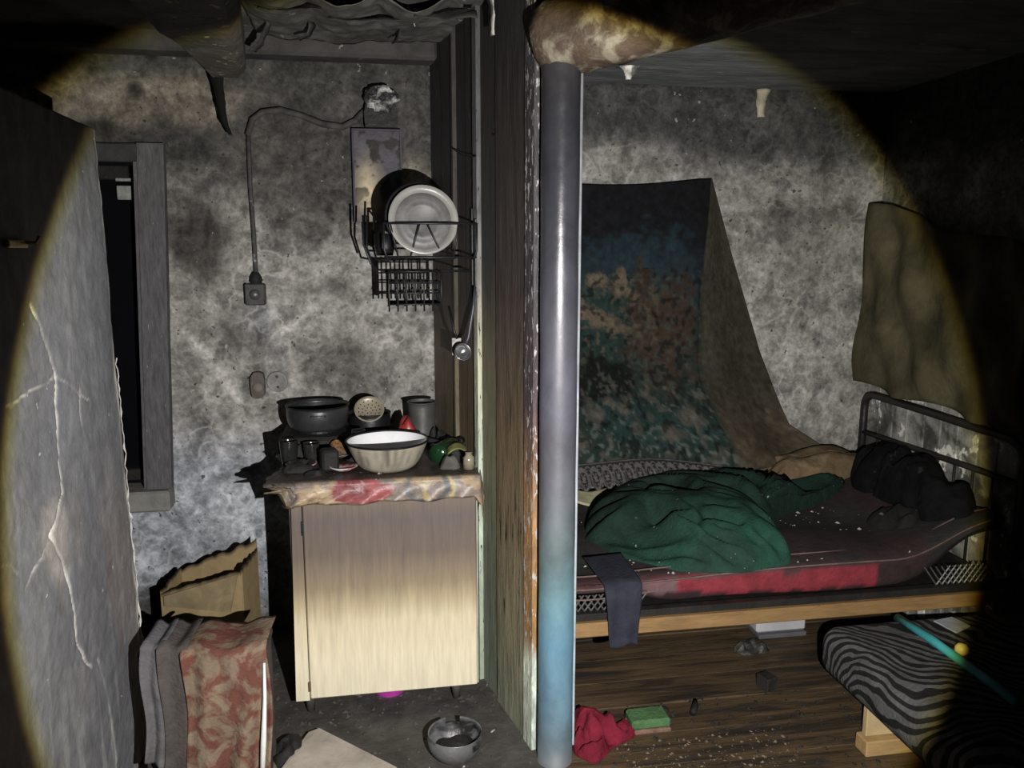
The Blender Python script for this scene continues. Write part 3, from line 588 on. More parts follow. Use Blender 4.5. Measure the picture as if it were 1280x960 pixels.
obj('handle', G().tube([(.345, 2.86, 1.52), (.338, 2.858, 1.45), (.318, 2.85, 1.34), (.30, 2.845, 1.30)], [.005, .006, .006, .005], 7), mat('ladle_handle', (.06, .06, .075), .2, 20, .4, .1, metal=.4), la, True)
obj('ladle_bowl', G().lathe([(0, .0), (.016, .002), (.028, .012), (.032, .026), (.029, .026), (.024, .012), (0, .006)], M=Matrix.Translation((.288, 2.84, 1.285)) @ Matrix.Rotation(R(70), 4, 'X') @ Matrix.Rotation(R(15), 4, 'Y'), seg=22), mat('ladle_steel', (.35, .35, .36), .2, 20, .25, .05, metal=.9), la, True)
sp = thing('spatula', (.275, 2.90, 1.30), 'dark flat spatula hanging beside the ladle', 'spatula')
obj('handle', G().tube([(.255, 2.92, 1.45), (.272, 2.905, 1.36), (.282, 2.90, 1.33)], .005, 6), M_black, sp, True)
obj('blade', G().box(.262, .298, 2.898, 2.903, 1.27, 1.335, .002), M_soot_metal, sp)

nl = tag(obj('nail', G().tube([(.395, 2.74, 2.03), (.43, 2.66, 2.015)], .004, 6), M_black), 'long dark nail sticking out of the partition, high above the rack', 'nail')
tag(obj('thin_wire', G().tube([(.29, 3.06, 2.02), (.315, 2.98, 1.99), (.335, 2.90, 1.975), (.35, 2.84, 1.97)], .0022, 5), M_wire), 'thin black wire stretched along the partition above the rack', 'wire')
# ================================================================== CABINET
TZ = .868
cb = thing('cabinet', (0, 3.0, 0), 'cream kitchen cabinet, browned by heat above, under a burnt oilcloth', 'cabinet')
M_cside = mat('cabinet_side', (.05, .04, .03), .4, 8, .7, .3, 30)
poly = [(-.318, 2.712), (.312, 2.712), (.262, 3.12), (.235, 3.36), (-.318, 3.36)]
obj('body', G().prism(poly, 'z', .09, TZ), M_cside, cb)
DZ = [(0, (.66, .60, .445)), (.22, (.66, .595, .43)), (.36, (.57, .495, .335)), (.42, (.40, .33, .21)), (.49, (.235, .185, .12)), (.61, (.125, .097, .078)), (.74, (.10, .08, .072)), (.80, (.13, .10, .075)), (1, (.2, .15, .1))]
M_door = mat('heat_browned_door', zs=DZ, var=.14, sc=9, rough=.5, bump=.1, bsc=30, spec=.4, stretch=(9, 1, .6), fleck=(.06, .045, .03), fsc=20, fth=.76, zj=.05)
obj('door', G().box(-.272, .322, 2.688, 2.712, .083, .845, .004), M_door, cb)
obj('stile', G().prism([(-.322, .078), (-.275, .078), (-.275, .80), (-.308, .80)], 'y', 2.69, 2.712), M_door, cb)
obj('edge_strip', G().box(.3225, .327, 2.69, 2.712, .09, .83, .001), mat('pale_edge_strip', (.35, .36, .28), .3), cb)
M_leg = mat('cabinet_leg', (.05, .045, .04), .4, 10)
for x, yv in ((-.28, 2.76), (.25, 2.76), (-.28, 3.3), (.2, 3.3)): obj('leg', G().lathe([(0, 0), (.014, 0), (.02, .09), (0, .09)], (x, yv, 0), 14), M_leg, cb, True)
dr = bpy.data.objects['door']; obj('hinge', G().box(-.278, -.269, 2.682, 2.69, .115, .15, .001), mat('rusty_hinge', (.15, .10, .06), .4), dr)
obj('hinge', G().box(-.278, -.271, 2.683, 2.69, .69, .74, .001), M_char, dr)
pk = tag(obj('basin', G().lathe([(0, .012), (.05, .012), (.075, .05), (.08, .085), (.085, .085), (.08, .045), (.055, 0), (0, 0)], (.005, 2.85, 0), 28), mat('magenta_plastic', (.55, .06, .42), .2, 20, .5, .05)), 'magenta plastic bowl on the floor under the cabinet', 'bowl')
# oilcloth: top sheet with a ragged left end and a hanging front flap
def oc():
    nu, nv = 90, 60; V = []; C = []
    for j in range(nv+1):
        for i in range(nu+1):
            u, v = i/nu, j/nv
            back = 1-sm(0, .62, v)              # 1 at the wall, 0 at the front edge
            y = 3.34-(3.34-2.668)*min(v/.7, 1); xr = .335 if y < 2.75 else .335+( .232-.335)*(y-2.75)/.6
            xl = -.385+.02*math.sin(v*17)+.02*random.random()
            x = xl+(xr-xl)*u; q = np.array([[x*1.0, y, v]])
            z = TZ+.006+.006*float(vn(q, 14, 3, 101)[0])
            if v > .7:
                t = (v-.7)/.3; dmax = .068+.004*math.sin(u*19)+.03*sm(.97, 1, u)+(-.05 if u < .08 else 0)
                if u > .85: dmax += .0
                z = TZ+.004-t*dmax; y = 2.668-.010*math.sin(min(t*3, 1.57))-.008*math.sin(u*40+3*t)*t-.006*t
            V.append((x, y, z))
            n1 = float(vn(np.array([[x*1.5, z*2, 3]]), 9, 3, 103)[0])
            if v <= .68:
                c = np.array([.030, .022, .018])*(.6+1.2*float(vn(q, 20, 3, 104)[0]))
                c = c+np.array([.10, .06, .05])*max(0, v-.6)*6*max(0, n1-.4)
            else:
                c = np.array([.27, .20, .125])
                d = math.hypot((x+.05)/.11, (z-.845)/.045)+(n1-.5)*1.6
                if d < .9: c = np.array([.22, .065, .065])*(.6+.8*n1)
                elif n1 > .56: c = np.array([.17, .135, .115])
                if abs(math.hypot((x-.15)/.07, (z-.85)/.05)-1) < .14: c = np.array([.10, .10, .10])
                if abs(math.hypot((x-.19)/.05, (z-.84)/.06)-1) < .10: c = np.array([.32, .26, .11])
                if x < -.28: c = c*.5
                t = (v-.7)/.3
                if t > .93: c = c*.4
            C.append(c)
    F = []
    for j in range(nv):
        for i in range(nu): a = j*(nu+1)+i; F.append([a, a+1, a+nu+2, a+nu+1])
    return G().add(V, F), np.array(C)
g, c = oc()
tag(obj('oilcloth', g, mat('burnt_oilcloth', attr=True, var=.35, sc=18, rough=.42, bump=.25, bsc=30, spec=.4), None, True, cols=c, thick=.003), 'burnt patterned oilcloth over the cabinet, its front edge hanging', 'tablecloth')
def tail_fn(u, v): return (.331+.016*u+.012*v, 2.672+.10*u*(1-.3*v)-.01*math.sin(v*6), TZ+.004-.145*v*(1-.35*u))
tag(obj('cloth_corner', G().grid(tail_fn, 8, 14), mat('oilcloth_back', (.30, .24, .17), .45, 20, .45, .5), None, True, thick=.002), 'creased oilcloth corner hanging at the right end of the cabinet', 'cloth corner')
T0 = TZ+.012
def wob(prof, s=1): return [(r*s, h*s) for r, h in prof]
def vessel(r0, r1, h, t=.004, bulge=0, flare=0):
    o = [(0, 0), (r0, 0)]; 
    for k in range(1, 9):
        s = k/8; o.append((r0+(r1-r0)*s**.6+bulge*math.sin(PI*s), h*s))
    o.append((r1+flare, h+.002)); o.append((r1+flare, h-.002)) if flare else None
    o += [(r1-t, h-.002)]
    for k in range(7, 0, -1):
        s = k/8; o.append((r0+(r1-r0)*s**.6+bulge*math.sin(PI*s)-t, max(h*s, t)))
    o.append((0, t)); return o
# white enamel bowl
eb = thing('enamel_bowl', (.02, 2.83, T0), 'white enamel bowl with sooty drips, front of the cabinet top', 'bowl')
prof = vessel(.085, .146, .10)
def ebc(V):
    r = np.hypot(V[:, 0]-.02, V[:, 1]-2.83); th = np.arctan2(V[:, 1]-2.83, V[:, 0]-.02)
    c = np.array([.30, .275, .215])*np.ones((len(V), 1)); P = np.c_[th*6, V[:, 2]*8, r*0]
    d = np.maximum(sm(.56, .68, vn(P, 1.6, 3, 111))*.7, sm(.46, .56, vn(P*np.array([1.6, .3, 1]), 1.6, 3, 112))*(1-sm(.25, .5, np.abs(th+1.45))))*sm(T0-.01, T0+.05, V[:, 2]); c = c*(1-.85*d[:, None])+np.array([.07, .06, .05])*.85*d[:, None]; return c
n = len(prof); io = 10
obj('bowl_outside', G().lathe(prof[:11], (.02, 2.83, T0), 64), mat('sooty_enamel', attr=True, var=.15, sc=12, rough=.35, bump=.06, spec=.5), eb, True, colfn=ebc)
obj('bowl_inside', G().lathe(prof[10:], (.02, 2.83, T0), 48), mat('white_enamel', (.72, .72, .74), .1, 8, .25, .03, 20, .5, fleck=(.05, .05, .05), fsc=16, fth=.70), eb, True)
obj('rolled_rim', G().lathe([(.1455+.004*math.cos(a*PI/4), .10+.004*math.sin(a*PI/4)) for a in range(9)], (.02, 2.83, T0), 48), M_black, eb, True)
# burnt hot plate and saucepan
hp = thing('hot_plate', (-.23, 3.17, T0), 'charred low hot plate under the dark saucepan', 'hot plate')
obj('casing', G().box(-.385, -.09, 3.03, 3.32, T0, T0+.07, .012), M_char, hp)
obj('burner', G().lathe([(0, 0), (.09, 0), (.09, .012), (0, .012)], (-.245, 3.18, T0+.069), 28), M_black, hp)
obj('knob', G().lathe([(0, -.02), (.015, -.02), (.017, .004)], M=Matrix.Translation((-.33, 3.03, T0+.035)) @ Matrix.Rotation(R(-90), 4, 'X'), seg=14), M_soot_metal, hp, True)
sp_ = thing('saucepan', (-.245, 3.18, T0+.081), 'wide dark saucepan on the hot plate at the back left', 'saucepan')
prof = vessel(.105, .118, .088, .003, .006, .006)
obj('pan_body', G().lathe(prof, (-.245, 3.18, T0+.081), 44), mat('sooty_pan', (.035, .035, .037), .4, 8, .35, .1, 30, .5, metal=.3), sp_, True)
obj('rim', G().lathe([(.122+.003*math.cos(a*PI/4), .089+.003*math.sin(a*PI/4)) for a in range(9)], (-.245, 3.18, T0+.081), 40), M_black, sp_, True)
obj('handle', G().tube([(-.262, 3.062, T0+.145), (-.257, 3.045, T0+.147), (-.215, 3.045, T0+.147), (-.21, 3.062, T0+.145)], .004, 6), M_soot_metal, sp_, True)
# strainer on a dark pot
dp = tag(obj('stew_pot', G().lathe(vessel(.075, .082, .12, .003, .004, .004), (-.045, 3.24, T0), 36), M_black, None, True), 'small black pot under the strainer at the back wall', 'pot')
st = thing('strainer', (-.045, 3.20, T0+.12), 'pale perforated strainer disc propped on the black pot', 'strainer')
Mst = Matrix.Translation((-.045, 3.19, T0+.142)) @ Matrix.Rotation(R(48), 4, 'X')
dc = obj('disc', G().lathe([(0, -.012), (.03, -.010), (.05, -.002), (.058, .006), (.06, .003), (.05, -.006), (.03, -.014), (0, -.016)], M=Mst, seg=36), mat('strainer_metal', (.26, .23, .17), .2, 14, .4, .1, metal=.2), st, True)
g = G()
for rr, kk in ((.014, 6), (.028, 11), (.042, 15)):
    for k in range(kk):
        a = 2*PI*k/kk; g.lathe([(0, .0015), (.0026, .0015), (.0026, 0)], M=Mst @ Matrix.Translation((rr*math.cos(a), rr*math.sin(a), -.0105+(.0035 if rr > .03 else .0)+(.0035 if rr > .04 else 0))), seg=6)
h_ = obj('perforations', g, M_black, dc); h_['kind'] = 'stuff'
# grey mug / can
mg = thing('tin_mug', (.165, 3.19, T0), 'grey tin mug at the back beside the partition', 'mug')
obj('mug_body', G().lathe([(0, 0), (.05, 0)]+[(.05+.0006*k, .165*k/10) for k in range(11)]+[(.058, .168), (.058, .163), (.052, .16), (.046, .005), (0, .005)], (.165, 3.19, T0), 36), mat('grey_tin', (.08, .08, .075), .3, 9, .4, .08, 30, .5, metal=.3), mg, True)
obj('mug_rim', G().lathe([(.057+.0035*math.cos(a*PI/4), .166+.0035*math.sin(a*PI/4)) for a in range(9)], (.165, 3.19, T0), 36), M_soot_metal, mg, True)
# frying pan
fr = thing('frying_pan', (.06, 3.06, T0), 'black frying pan behind the enamel bowl', 'frying pan')
obj('pan', G().lathe(vessel(.075, .092, .05, .003), (.06, 3.08, T0), 36), M_black, fr, True)
obj('handle', G().tube([(.13, 3.03, T0+.045), (.18, 2.99, T0+.055), (.225, 2.95, T0+.05)], [.008, .010, .009], 8), M_char, fr, True)
rl = tag(obj('melted_lid', heap([(.06, 3.04), (.14, 3.03), (.15, 3.12), (.07, 3.14)], (.105, 3.08), T0+.052, .075, .5, 22, 10, 30, 3), mat('red_plastic', (.22, .02, .018), .4, 18, .35, .2, spec=.5, col2=(.04, .015, .015), c2sc=20, c2th=.55), None, True), 'melted red plastic lid lying on the frying pan', 'lid')
rc = thing('red_cup', (.10, 2.985, T0+.0), 'small dark cup with a red ring, right behind the bowl', 'cup')
obj('cup_body', G().lathe([(0, 0), (.022, 0), (.026, .06), (.022, .06), (.018, .006), (0, .006)], (.112, 2.97, T0), 20), M_black, rc, True)
obj('ring', G().lathe([(.024+.006*math.cos(a*PI/4), .062+.006*math.sin(a*PI/4)) for a in range(9)], (.112, 2.97, T0), 20), mat('red_ring', (.5, .05, .04), .3, 20, .3, .1), rc, True)
# left-hand clutter
jar = tag(obj('dark_jar', G().lathe([(0, 0), (.036, 0), (.038, .02), (.038, .07), (.026, .085), (.026, .105), (.022, .105), (.022, .085), (0, .08)], (-.085, 2.99, T0), 24), mat('sooty_glass', (.013, .014, .015), .3, 20, .2, .05, spec=.6), None, True), 'squat soot-black jar left behind the enamel bowl', 'jar')
def saucer(name, x, y, r, m, label, food=None):
    t = thing(name, (x, y, T0), label, 'saucer')
    obj('dish', G().lathe([(0, .004), (.5*r, .004), (r, .018), (.99*r, .021), (.5*r, .008), (0, .008)], (x, y, T0), 32), m, t, True)
    if food: food(t)
    return t
M_dish = mat('smoked_dish', (.32, .29, .26), .35, 14, .35, .1, col2=(.04, .035, .03), c2sc=14, c2th=.5)
M_redish = mat('red_rim_dish', (.45, .43, .42), .3, 14, .35, .1, col2=(.35, .03, .03), c2sc=18, c2th=.52)
saucer('saucer', -.165, 3.0, .065, M_dish, 'smoked saucer holding orange leftovers')
tag(obj('burnt_food', heap([(-.20, 2.97), (-.12, 2.97), (-.12, 3.03), (-.20, 3.035)], (-.165, 3.0), T0+.012, .05, .6, 30, 8, 28, 4), mat('orange_food', (.14, .065, .022), .5, 25, .7, .6, col2=(.03, .02, .015), c2sc=24, c2th=.54), None, False), 'orange-brown burnt leftovers heaped on the smoked saucer', 'food')
saucer('saucer', -.285, 2.86, .055, M_redish, 'red and white saucer at the front left of the cabinet top')
saucer('saucer', -.135, 2.80, .05, M_redish, 'red and white saucer half behind the charred block')
tag(obj('charred_block', G().box(-.215, -.155, 2.80, 2.86, T0, T0+.075, .008, Matrix.Translation((-.185, 2.83, T0)) @ Matrix.Rotation(R(14), 4, 'Z') @ Matrix.Translation((.185, -2.83, -T0))), M_char), 'upright charred block standing left of the enamel bowl', 'block')
tag(obj('sooty_glass', G().lathe(vessel(.026, .034, .085, .002), (-.335, 2.94, T0), 22), mat('smoked_tumbler', (.03, .03, .03), .4, 20, .15, .05, spec=.6, alpha=.5), None, True), 'smoked drinking glass near the left end of the cabinet top', 'glass')
tag(obj('sooty_glass', G().lathe(vessel(.024, .03, .07, .002), (-.255, 2.95, T0), 22), mat('smoked_tumbler'), None, True), 'smoked drinking glass just right of the leftmost one', 'glass')
tag(obj('charred_lump', heap([(-.35, 2.80), (-.24, 2.79), (-.22, 2.90), (-.33, 2.92)], (-.29, 2.96-.12), T0, .03, .7, 26, 8, 30, 14), M_char, None, False), 'flat charred remains under the red and white saucer at the left', 'debris')
bg = mat('green_glass', (.008, .03, .012), .3, 14, .15, .03, spec=.6)
bt = thing('green_bottle', (.21, 2.92, T0), 'green glass bottle lying at the right end of the cabinet top', 'bottle')
Mb = Matrix.Translation((.20, 2.84, T0+.036)) @ Matrix.Rotation(R(62), 4, 'Z') @ Matrix.Rotation(R(90), 4, 'Y')
obj('bottle_body', G().lathe([(0, 0), (.034, 0), (.036, .01), (.036, .12), (.028, .145), (.013, .17), (.012, .22), (.009, .22), (0, .2)], M=Mb, seg=24), bg, bt, True)
obj('cap', G().lathe([(0, .237), (.013, .237), (.0135, .205), (.012, .205)], M=Mb, seg=16), M_black, bt, True)
tag(obj('pan_lid', G().lathe([(0, .035), (.008, .035), (.01, .028), (.004, .022), (.03, .018), (.052, .004), (.055, 0), (0, 0)], (.235, 3.02, T0+.02), 28), M_black, None, True), 'small black pot lid leaning by the green bottle', 'lid')
tag(obj('leaf_scrap', G().grid(lambda u, v: (.235+.07*u, 2.80+.05*v, T0+.045+.018*math.sin(u*3)+.012*v), 8, 5), mat('yellow_green_scrap', (.13, .13, .045), .4, 20, .6, .2), None, True, thick=.003), 'yellow-green curled scrap lying beside the green bottle', 'scrap')
tag(obj('spice_jar', G().lathe([(0, 0), (.02, 0), (.02, .04), (.012, .05), (.012, .06), (0, .06)], (.305, 2.76, T0), 18), mat('clear_jar', (.20, .18, .13), .3, 20, .15, .05, spec=.6), None, True), 'tiny pale glass jar at the right front corner of the cabinet', 'jar')
tag(obj('grey_lump', heap([(.20, 2.76), (.27, 2.75), (.28, 2.80), (.21, 2.81)], (.24, 2.78), T0, .045, .5, 24, 8, 28, 24), mat('grey_ash', (.07, .065, .06), .4, 20, .8, .5), None, True), 'grey ash lump between the enamel bowl and the tiny jar', 'debris')
for k, (x, yv, rx, ry, h, lab) in enumerate(((-.30, 3.0, .045, .04, .05, 'charred lump between the two smoked glasses'), (-.03, 2.98, .05, .04, .06, 'charred lump right of the squat soot-black jar'), (.215, 3.10, .05, .05, .07, 'charred lump between the tin mug and the black pot lid'), (-.10, 2.89, .04, .035, .035, 'flat charred lump behind the enamel bowl, left end'), (.27, 2.90, .035, .05, .05, 'charred lump at the right end beside the partition'), (-.225, 2.76, .05, .03, .018, 'thin charred flake lying nearest the front edge'))):
    tag(obj('charred_lump', heap([(x+rx*math.cos(a)*(.8+.3*math.sin(a*3+k)), yv+ry*math.sin(a)*(.8+.3*math.cos(a*2+k))) for a in [i*PI/6 for i in range(12)]], (x, yv), T0-.003, h, .8, 26, 8, 30, 200+k), M_char, None), lab, 'debris')
d = tag(obj('tabletop_crumbs', crumbs(900, lambda r: (-.36+.68*r.random(), 2.68+.5*r.random()**1.4), T0-.005, .002, .012, 5), mat('black_crumbs', (.03, .027, .025), .5, 60, .7, .2, fleck=(.3, .28, .26), fsc=18, fth=.6)), 'charred crumbs scattered over the cabinet top', 'debris', kind='stuff')

# ================================================================== LEFT FLOOR: box, stool with cloths, debris
M_cbx = mat('brown_cardboard', attr=True, var=.18, sc=14, rough=.85, bump=.15, bsc=40, spec=.2)
bx = thing('cardboard_box', (-.69, 3.18, 0), 'torn tan cardboard box with burnt rim, standing by the back wall', 'box')
def panel(a, b, za, zb, seed, thick=.006):
    """upright card panel from a to b with ragged scorched top edge rising from za to zb"""
    n, mz = 36, 22; V = []; C = []
    for j in range(mz+1):
        for i in range(n+1):
            u, v = i/n, j/mz; rg = .016*(float(vn(np.array([[u*6, seed, 0]]), 1.5, 4, seed)[0])-.5)*2
            top = za+(zb-za)*u+rg; z = top*v
            V.append((a[0]+(b[0]-a[0])*u, a[1]+(b[1]-a[1])*u, z)); e = sm(.018, .004, top-z); c = np.array([.25, .185, .095]); C.append(c*(1-e)+np.array([.02, .016, .012])*e)
    F = []
    for j in range(mz):
        for i in range(n): q = j*(n+1)+i; F.append([q, q+1, q+n+2, q+n+1])
    return G().add(V, F), np.array(C), thick
A, B, C_, D_ = (-.865, 3.13), (-.548, 3.06), (-.515, 3.24), (-.83, 3.31)
for nm, a, b, za, zb, s in (('front_panel', A, B, .33, .43, 1), ('back_panel', D_, C_, .35, .485, 2), ('side_panel', A, D_, .335, .36, 3), ('side_panel', B, C_, .43, .45, 4)):
    g, c, t = panel(a, b, za, zb, s); obj(nm, g, M_cbx, bx, cols=c, thick=t)
def flap(u, v): return (-.80+.27*u, 2.925-.055*u-.01+.05*v, (.36+.105*u)+.045*v-.02*(1-u))
obj('torn_flap', G().grid(lambda u, v: (-.85+.29*u*(1-.1*v), 3.118-.062*u-.03*v*u-.008, .325+.095*u-(.04+.10*u)*v), 16, 6), mat('card_flap', (.20, .155, .085), .3, 12, .85, .2), bx, thick=.005)
ck = thing('stool', (-.53, 2.42, 0), 'low dark stool hidden under the hung cloths at the left', 'stool')
obj('seat', G().box(-.74, -.36, 2.37, 2.49, .44, .465, .006), M_darkwood, ck)
for x in (-.72, -.38):
    for yv in (2.385, 2.475): obj('leg', G().box(x-.014, x+.014, yv-.012, yv+.012, 0, .44, .003), M_darkwood, ck)
def hang(name, x0, x1, ztop, z0, z1, m, label, seed, amp=.012, yf=2.352, freq=5, cat='cloth', lean=0):
    """cloth folded over the stool: over the top and down the front with vertical folds"""
    def f(u, v):
        if v < .22: t = v/.22; y = 2.50-(2.50-yf)*t; z = ztop+.006*math.sin(u*8)
        else:
            t = (v-.22)/.78; y = yf-.01-.03*t-amp*math.sin(u*freq*PI+seed+t)*(.3+t); zb = z0+(z1-z0)*u; z = ztop-(ztop-zb)*t
        w = .006*math.sin(v*9+seed)
        return (x0+(x1-x0)*u+w+lean*max(0, v-.22), y-min(.006, (x1-x0)*.02)*math.sin(u*(x1-x0)*90+v*7), z+.003*math.sin(u*9+v*3))
    return tag(obj(name, G().grid(f, 44, 44), m, None, True, thick=.006), label, cat)
M_gcl = mat('grey_flannel', (.115, .11, .118), .25, 16, .95, .5, 90, .1)
M_bcl = mat('brown_grey_cloth', (.075, .066, .062), .3, 16, .95, .5, 90, .1)
M_rcl = mat('red_beige_print', (.19, .145, .10), .3, 10, .9, .5, 80, .15, col2=(.125, .05, .038), c2sc=15, c2th=.49)
hang('grey_towel', -.715, -.648, .50, .15, .11, M_gcl, 'plain grey towel hanging leftmost on the stool', 1, .008, 2.352, 3)
hang('brown_towel', -.662, -.575, .497, .03, .0, M_bcl, 'brown-grey towel hanging between grey towel and red cloth', 2, .008, 2.336, 2)
hang('patterned_cloth', -.592, -.35, .485, .055, .03, M_rcl, 'red and beige patterned cloth hanging on the right of the stool', 3, .012, 2.316, 5, lean=.0)
tag(obj('plastic_strip', G().tube([(-.362, 2.30, .44), (-.363, 2.285, .34), (-.372, 2.275, .2), (-.385, 2.27, .04)], [.004, .006, .009, .007], 6), mat('shiny_white_tape', (.7, .7, .7), .1, 20, .3, .1), None, True), 'shiny white strip hanging down the patterned cloth', 'strip')
def card(name, pts, z, t, m, label, cat='board', rot=None):
    return tag(obj(name, G().prism(pts, 'z', z, z+t), m), label, cat)
M_pale = mat('pale_dusty_board', (.33, .295, .25), .25, 8, .85, .3, 30, .2)
tag(obj('broken_board', G().add([(-.27, 2.55, .045), (-.235, 2.56, .05), (.02, 2.36, .012), (-.10, 2.22, .01), (-.36, 2.36, .02), (-.27, 2.55, .033), (-.235, 2.56, .038), (.02, 2.36, 0), (-.10, 2.22, 0), (-.36, 2.36, .008)], [[0, 1, 2, 3, 4], [9, 8, 7, 6, 5], [0, 5, 6, 1], [1, 6, 7, 2], [2, 7, 8, 3], [3, 8, 9, 4], [4, 9, 5, 0]]), M_pale), 'pale broken board lying on the floor at the bottom edge', 'board')
tag(obj('crumpled_paper', heap([(-.62, 2.50), (-.5, 2.53), (-.36, 2.44), (-.34, 2.30), (-.55, 2.25), (-.66, 2.36)], (-.49, 2.39), 0, .07, .5, 10, 14, 48, 33, dirn=.5), mat('dusty_brown_paper', (.20, .16, .115), .35, 12, .85, .4), None, True), 'crumpled dusty brown paper on the floor below the patterned cloth', 'paper')
tag(obj('charred_lump', heap([(-.40, 2.54), (-.28, 2.55), (-.28, 2.45), (-.37, 2.42)], (-.33, 2.5), 0, .06, .5, 18, 9, 32, 34), M_char, None, True), 'black charred lump on the floor against the pale broken board', 'debris')
# broken metal bowl
bb = thing('broken_pot', (.21, 2.40, 0), 'dented grey metal pot, broken open, on the floor by the partition', 'pot')
cut = lambda i, k: not (i > 6 and i < 14 and (k in (9, 10, 11, 12)) and i != 15)
obj('shell', G().lathe(vessel(.05, .088, .085, .003, .012), (.212, 2.40, .006), 44, keep=cut), mat('dull_aluminium', (.22, .22, .225), .45, 7, .4, .3, 24, .5, metal=.5, col2=(.03, .03, .03), c2sc=11, c2th=.55), bb, True)
obj('burnt_content', heap([(.15, 2.35), (.27, 2.35), (.275, 2.45), (.15, 2.45)], (.212, 2.40), .03, .03, .5, 20, 8, 28, 35), M_char, bb, False)
fd = tag(obj('floor_debris', crumbs(1500, lambda r: (-.75+1.15*r.random(), 2.25+1.15*r.random()), 0, .002, .016, 8), mat('ash_crumbs', (.05, .047, .043), .5, 40, .8, .2, fleck=(.35, .34, .32), fsc=14, fth=.62)), 'ash and soot crumbs scattered over the kitchen floor', 'debris', kind='stuff')
fd = tag(obj('board_debris', crumbs(700, lambda r: (.62+1.5*r.random(), 2.1+.5*r.random()), .0, .002, .014, 9), mat('ash_crumbs2', (.022, .02, .018), .5, 40, .8, .2, fleck=(.35, .34, .32), fsc=14, fth=.66)), 'charred crumbs scattered over the floor boards by the bed', 'debris', kind='stuff')
# ================================================================== BED
bd = thing('bed', (1.4, 2.88, 0), 'metal bed with ochre wooden side rail along the back wall', 'bed')
M_rail = mat('ochre_rail', (.20, .12, .05), .25, 7, .6, .2, 30, .35, stretch=(1, 6, 6), fleck=(.05, .03, .02), fsc=25, fth=.72)
M_bsteel = mat('bed_steel', (.014, .013, .012), .4, 14, .45, .2, 40, .5)
obj('side_rail', G().box(.555, 2.12, 2.362, 2.392, .402, .452, .004), M_rail, bd)
obj('side_rail', G().box(.555, 2.24, 3.36, 3.39, .402, .452, .004), M_rail, bd)
obj('angle_iron', G().box(.555, 2.24, 2.375, 2.41, .454, .478, .002), M_bsteel, bd)
obj('spring_base', G().box(.56, 2.22, 2.42, 3.36, .452, .462, .003), M_bsteel, bd)
g = G()
for xa, xb in ((.60, .84), (1.93, 2.18)):
    n = int((xb-xa)/.022)
    for k in range(n+1):
        x = xa+k*.022
        for s in (1, -1): g.tube([(x, 2.40, .478), (x+s*.05, 2.402, .545)], .0028, 4)
obj('spring_mesh', g, mat('spring_wire', (.10, .10, .095), .4, 30, .5, .1, metal=.4), bd)['kind'] = 'stuff'
for x, yv in ((2.235, 2.40), (2.235, 3.36), (.57, 3.36), (.585, 2.42)): obj('leg', G().lathe([(0, 0), (.018, 0), (.018, .45), (0, .45)], (x, yv, 0), 12), M_bsteel, bd, True)
g = G(); X = 2.245; arc = [(X, 3.375, .30), (X, 3.368, .88)]+[(X, 3.368-.07*(1-math.cos(a*PI/10)), .925+.065*math.sin(a*PI/10)) for a in range(6)]+[(X, 2.9, .985), (X, 2.48, .975)]+[(X, 2.48-.07*math.sin(a*PI/10), .905+.065*math.cos(a*PI/10)) for a in range(1, 6)]+[(X, 2.41, .30)]
obj('headboard_frame', G().tube(arc, .017, 10), M_bsteel, bd, True)
obj('headboard_crossbar', G().tube([(X, 3.37, .805), (X, 2.9, .815), (X, 2.41, .825)], .012, 8), M_bsteel, bd, True)
for yv in (3.25, 3.15, 3.05, 2.95, 2.85, 2.75, 2.65, 2.55): obj('headboard_bar', G().tube([(X, yv, .38), (X, yv, .81)], .0055, 6), M_bsteel, bd, True)
# mattress
def mat_z(x): return .125*float(sm(1.75, 2.24, x))
def mattress():
    loops = []; nx = 110
    for i in range(nx+1):
        x = .565+(2.225-.565)*i/nx; bz = .480+.062*float(1-sm(.70, .98, x))+.035*float(sm(1.85, 2.1, x)); tz = .585+.012*math.sin(x*5)-.02*float(sm(.9, .6, x)); up = mat_z(x)
        yf = 2.402+.012*math.sin(x*7)+.05*float(sm(1.8, 2.2, x)); l = []
        for y, z in ((yf+.02, bz), (yf+.004, bz+.012), (yf, bz+.03), (yf-.004, (bz+tz)/2), (yf, tz-.028), (yf-.006, tz-.012), (yf+.012, tz)): l.append((x, y, z+up))
        for k in range(1, 13):
            y = yf+.012+(3.33-yf-.012)*k/12; l.append((x, y, tz+up+.012*math.sin(y*11+x*3)+.004*math.sin(y*31)))
        l += [(x, 3.34, bz+.02+up), (x, 3.2, bz+up), (x, 2.7, bz+up)]
        loops.append(l)
    return G().loft(loops)
def mcol(V):
    P = V.copy(); n = vn(P, 9, 3, 121); n2 = vn(np.c_[V[:, 0], V[:, 0]*0, V[:, 2]*0], 7, 3, 122); x, y = V[:, 0], V[:, 1]; z = V[:, 2]-.125*sm(1.75, 2.24, x)
    c = np.array([.030, .018, .019])*np.ones((len(V), 1)); d = sm(.46, .58, vn(P, 5, 3, 123)); c = c*(1-d[:, None])+np.array([.022, .022, .022])*d[:, None]
    side = (y < 2.47)*(z < .578)
    red = side*sm(.88, .99, x)*(1-sm(1.62, 1.76, x)); s = np.array([.17, .022, .030]); c = np.where((red > .5)[:, None], s, c)
    pale = side*(x > .80)*(x <= .96); c = np.where((pale > 0)[:, None], np.array([.10, .058, .062]), c)
    burn = side*(z < .492+.045*np.clip(n2-.35, 0, 1)*2.2); c = np.where((burn > 0)[:, None], np.array([.025, .012, .014]), c)
    pink = side*(z > .562)*(x < 1.4); c = np.where((pink > 0)[:, None], np.array([.07, .028, .03]), c); return c
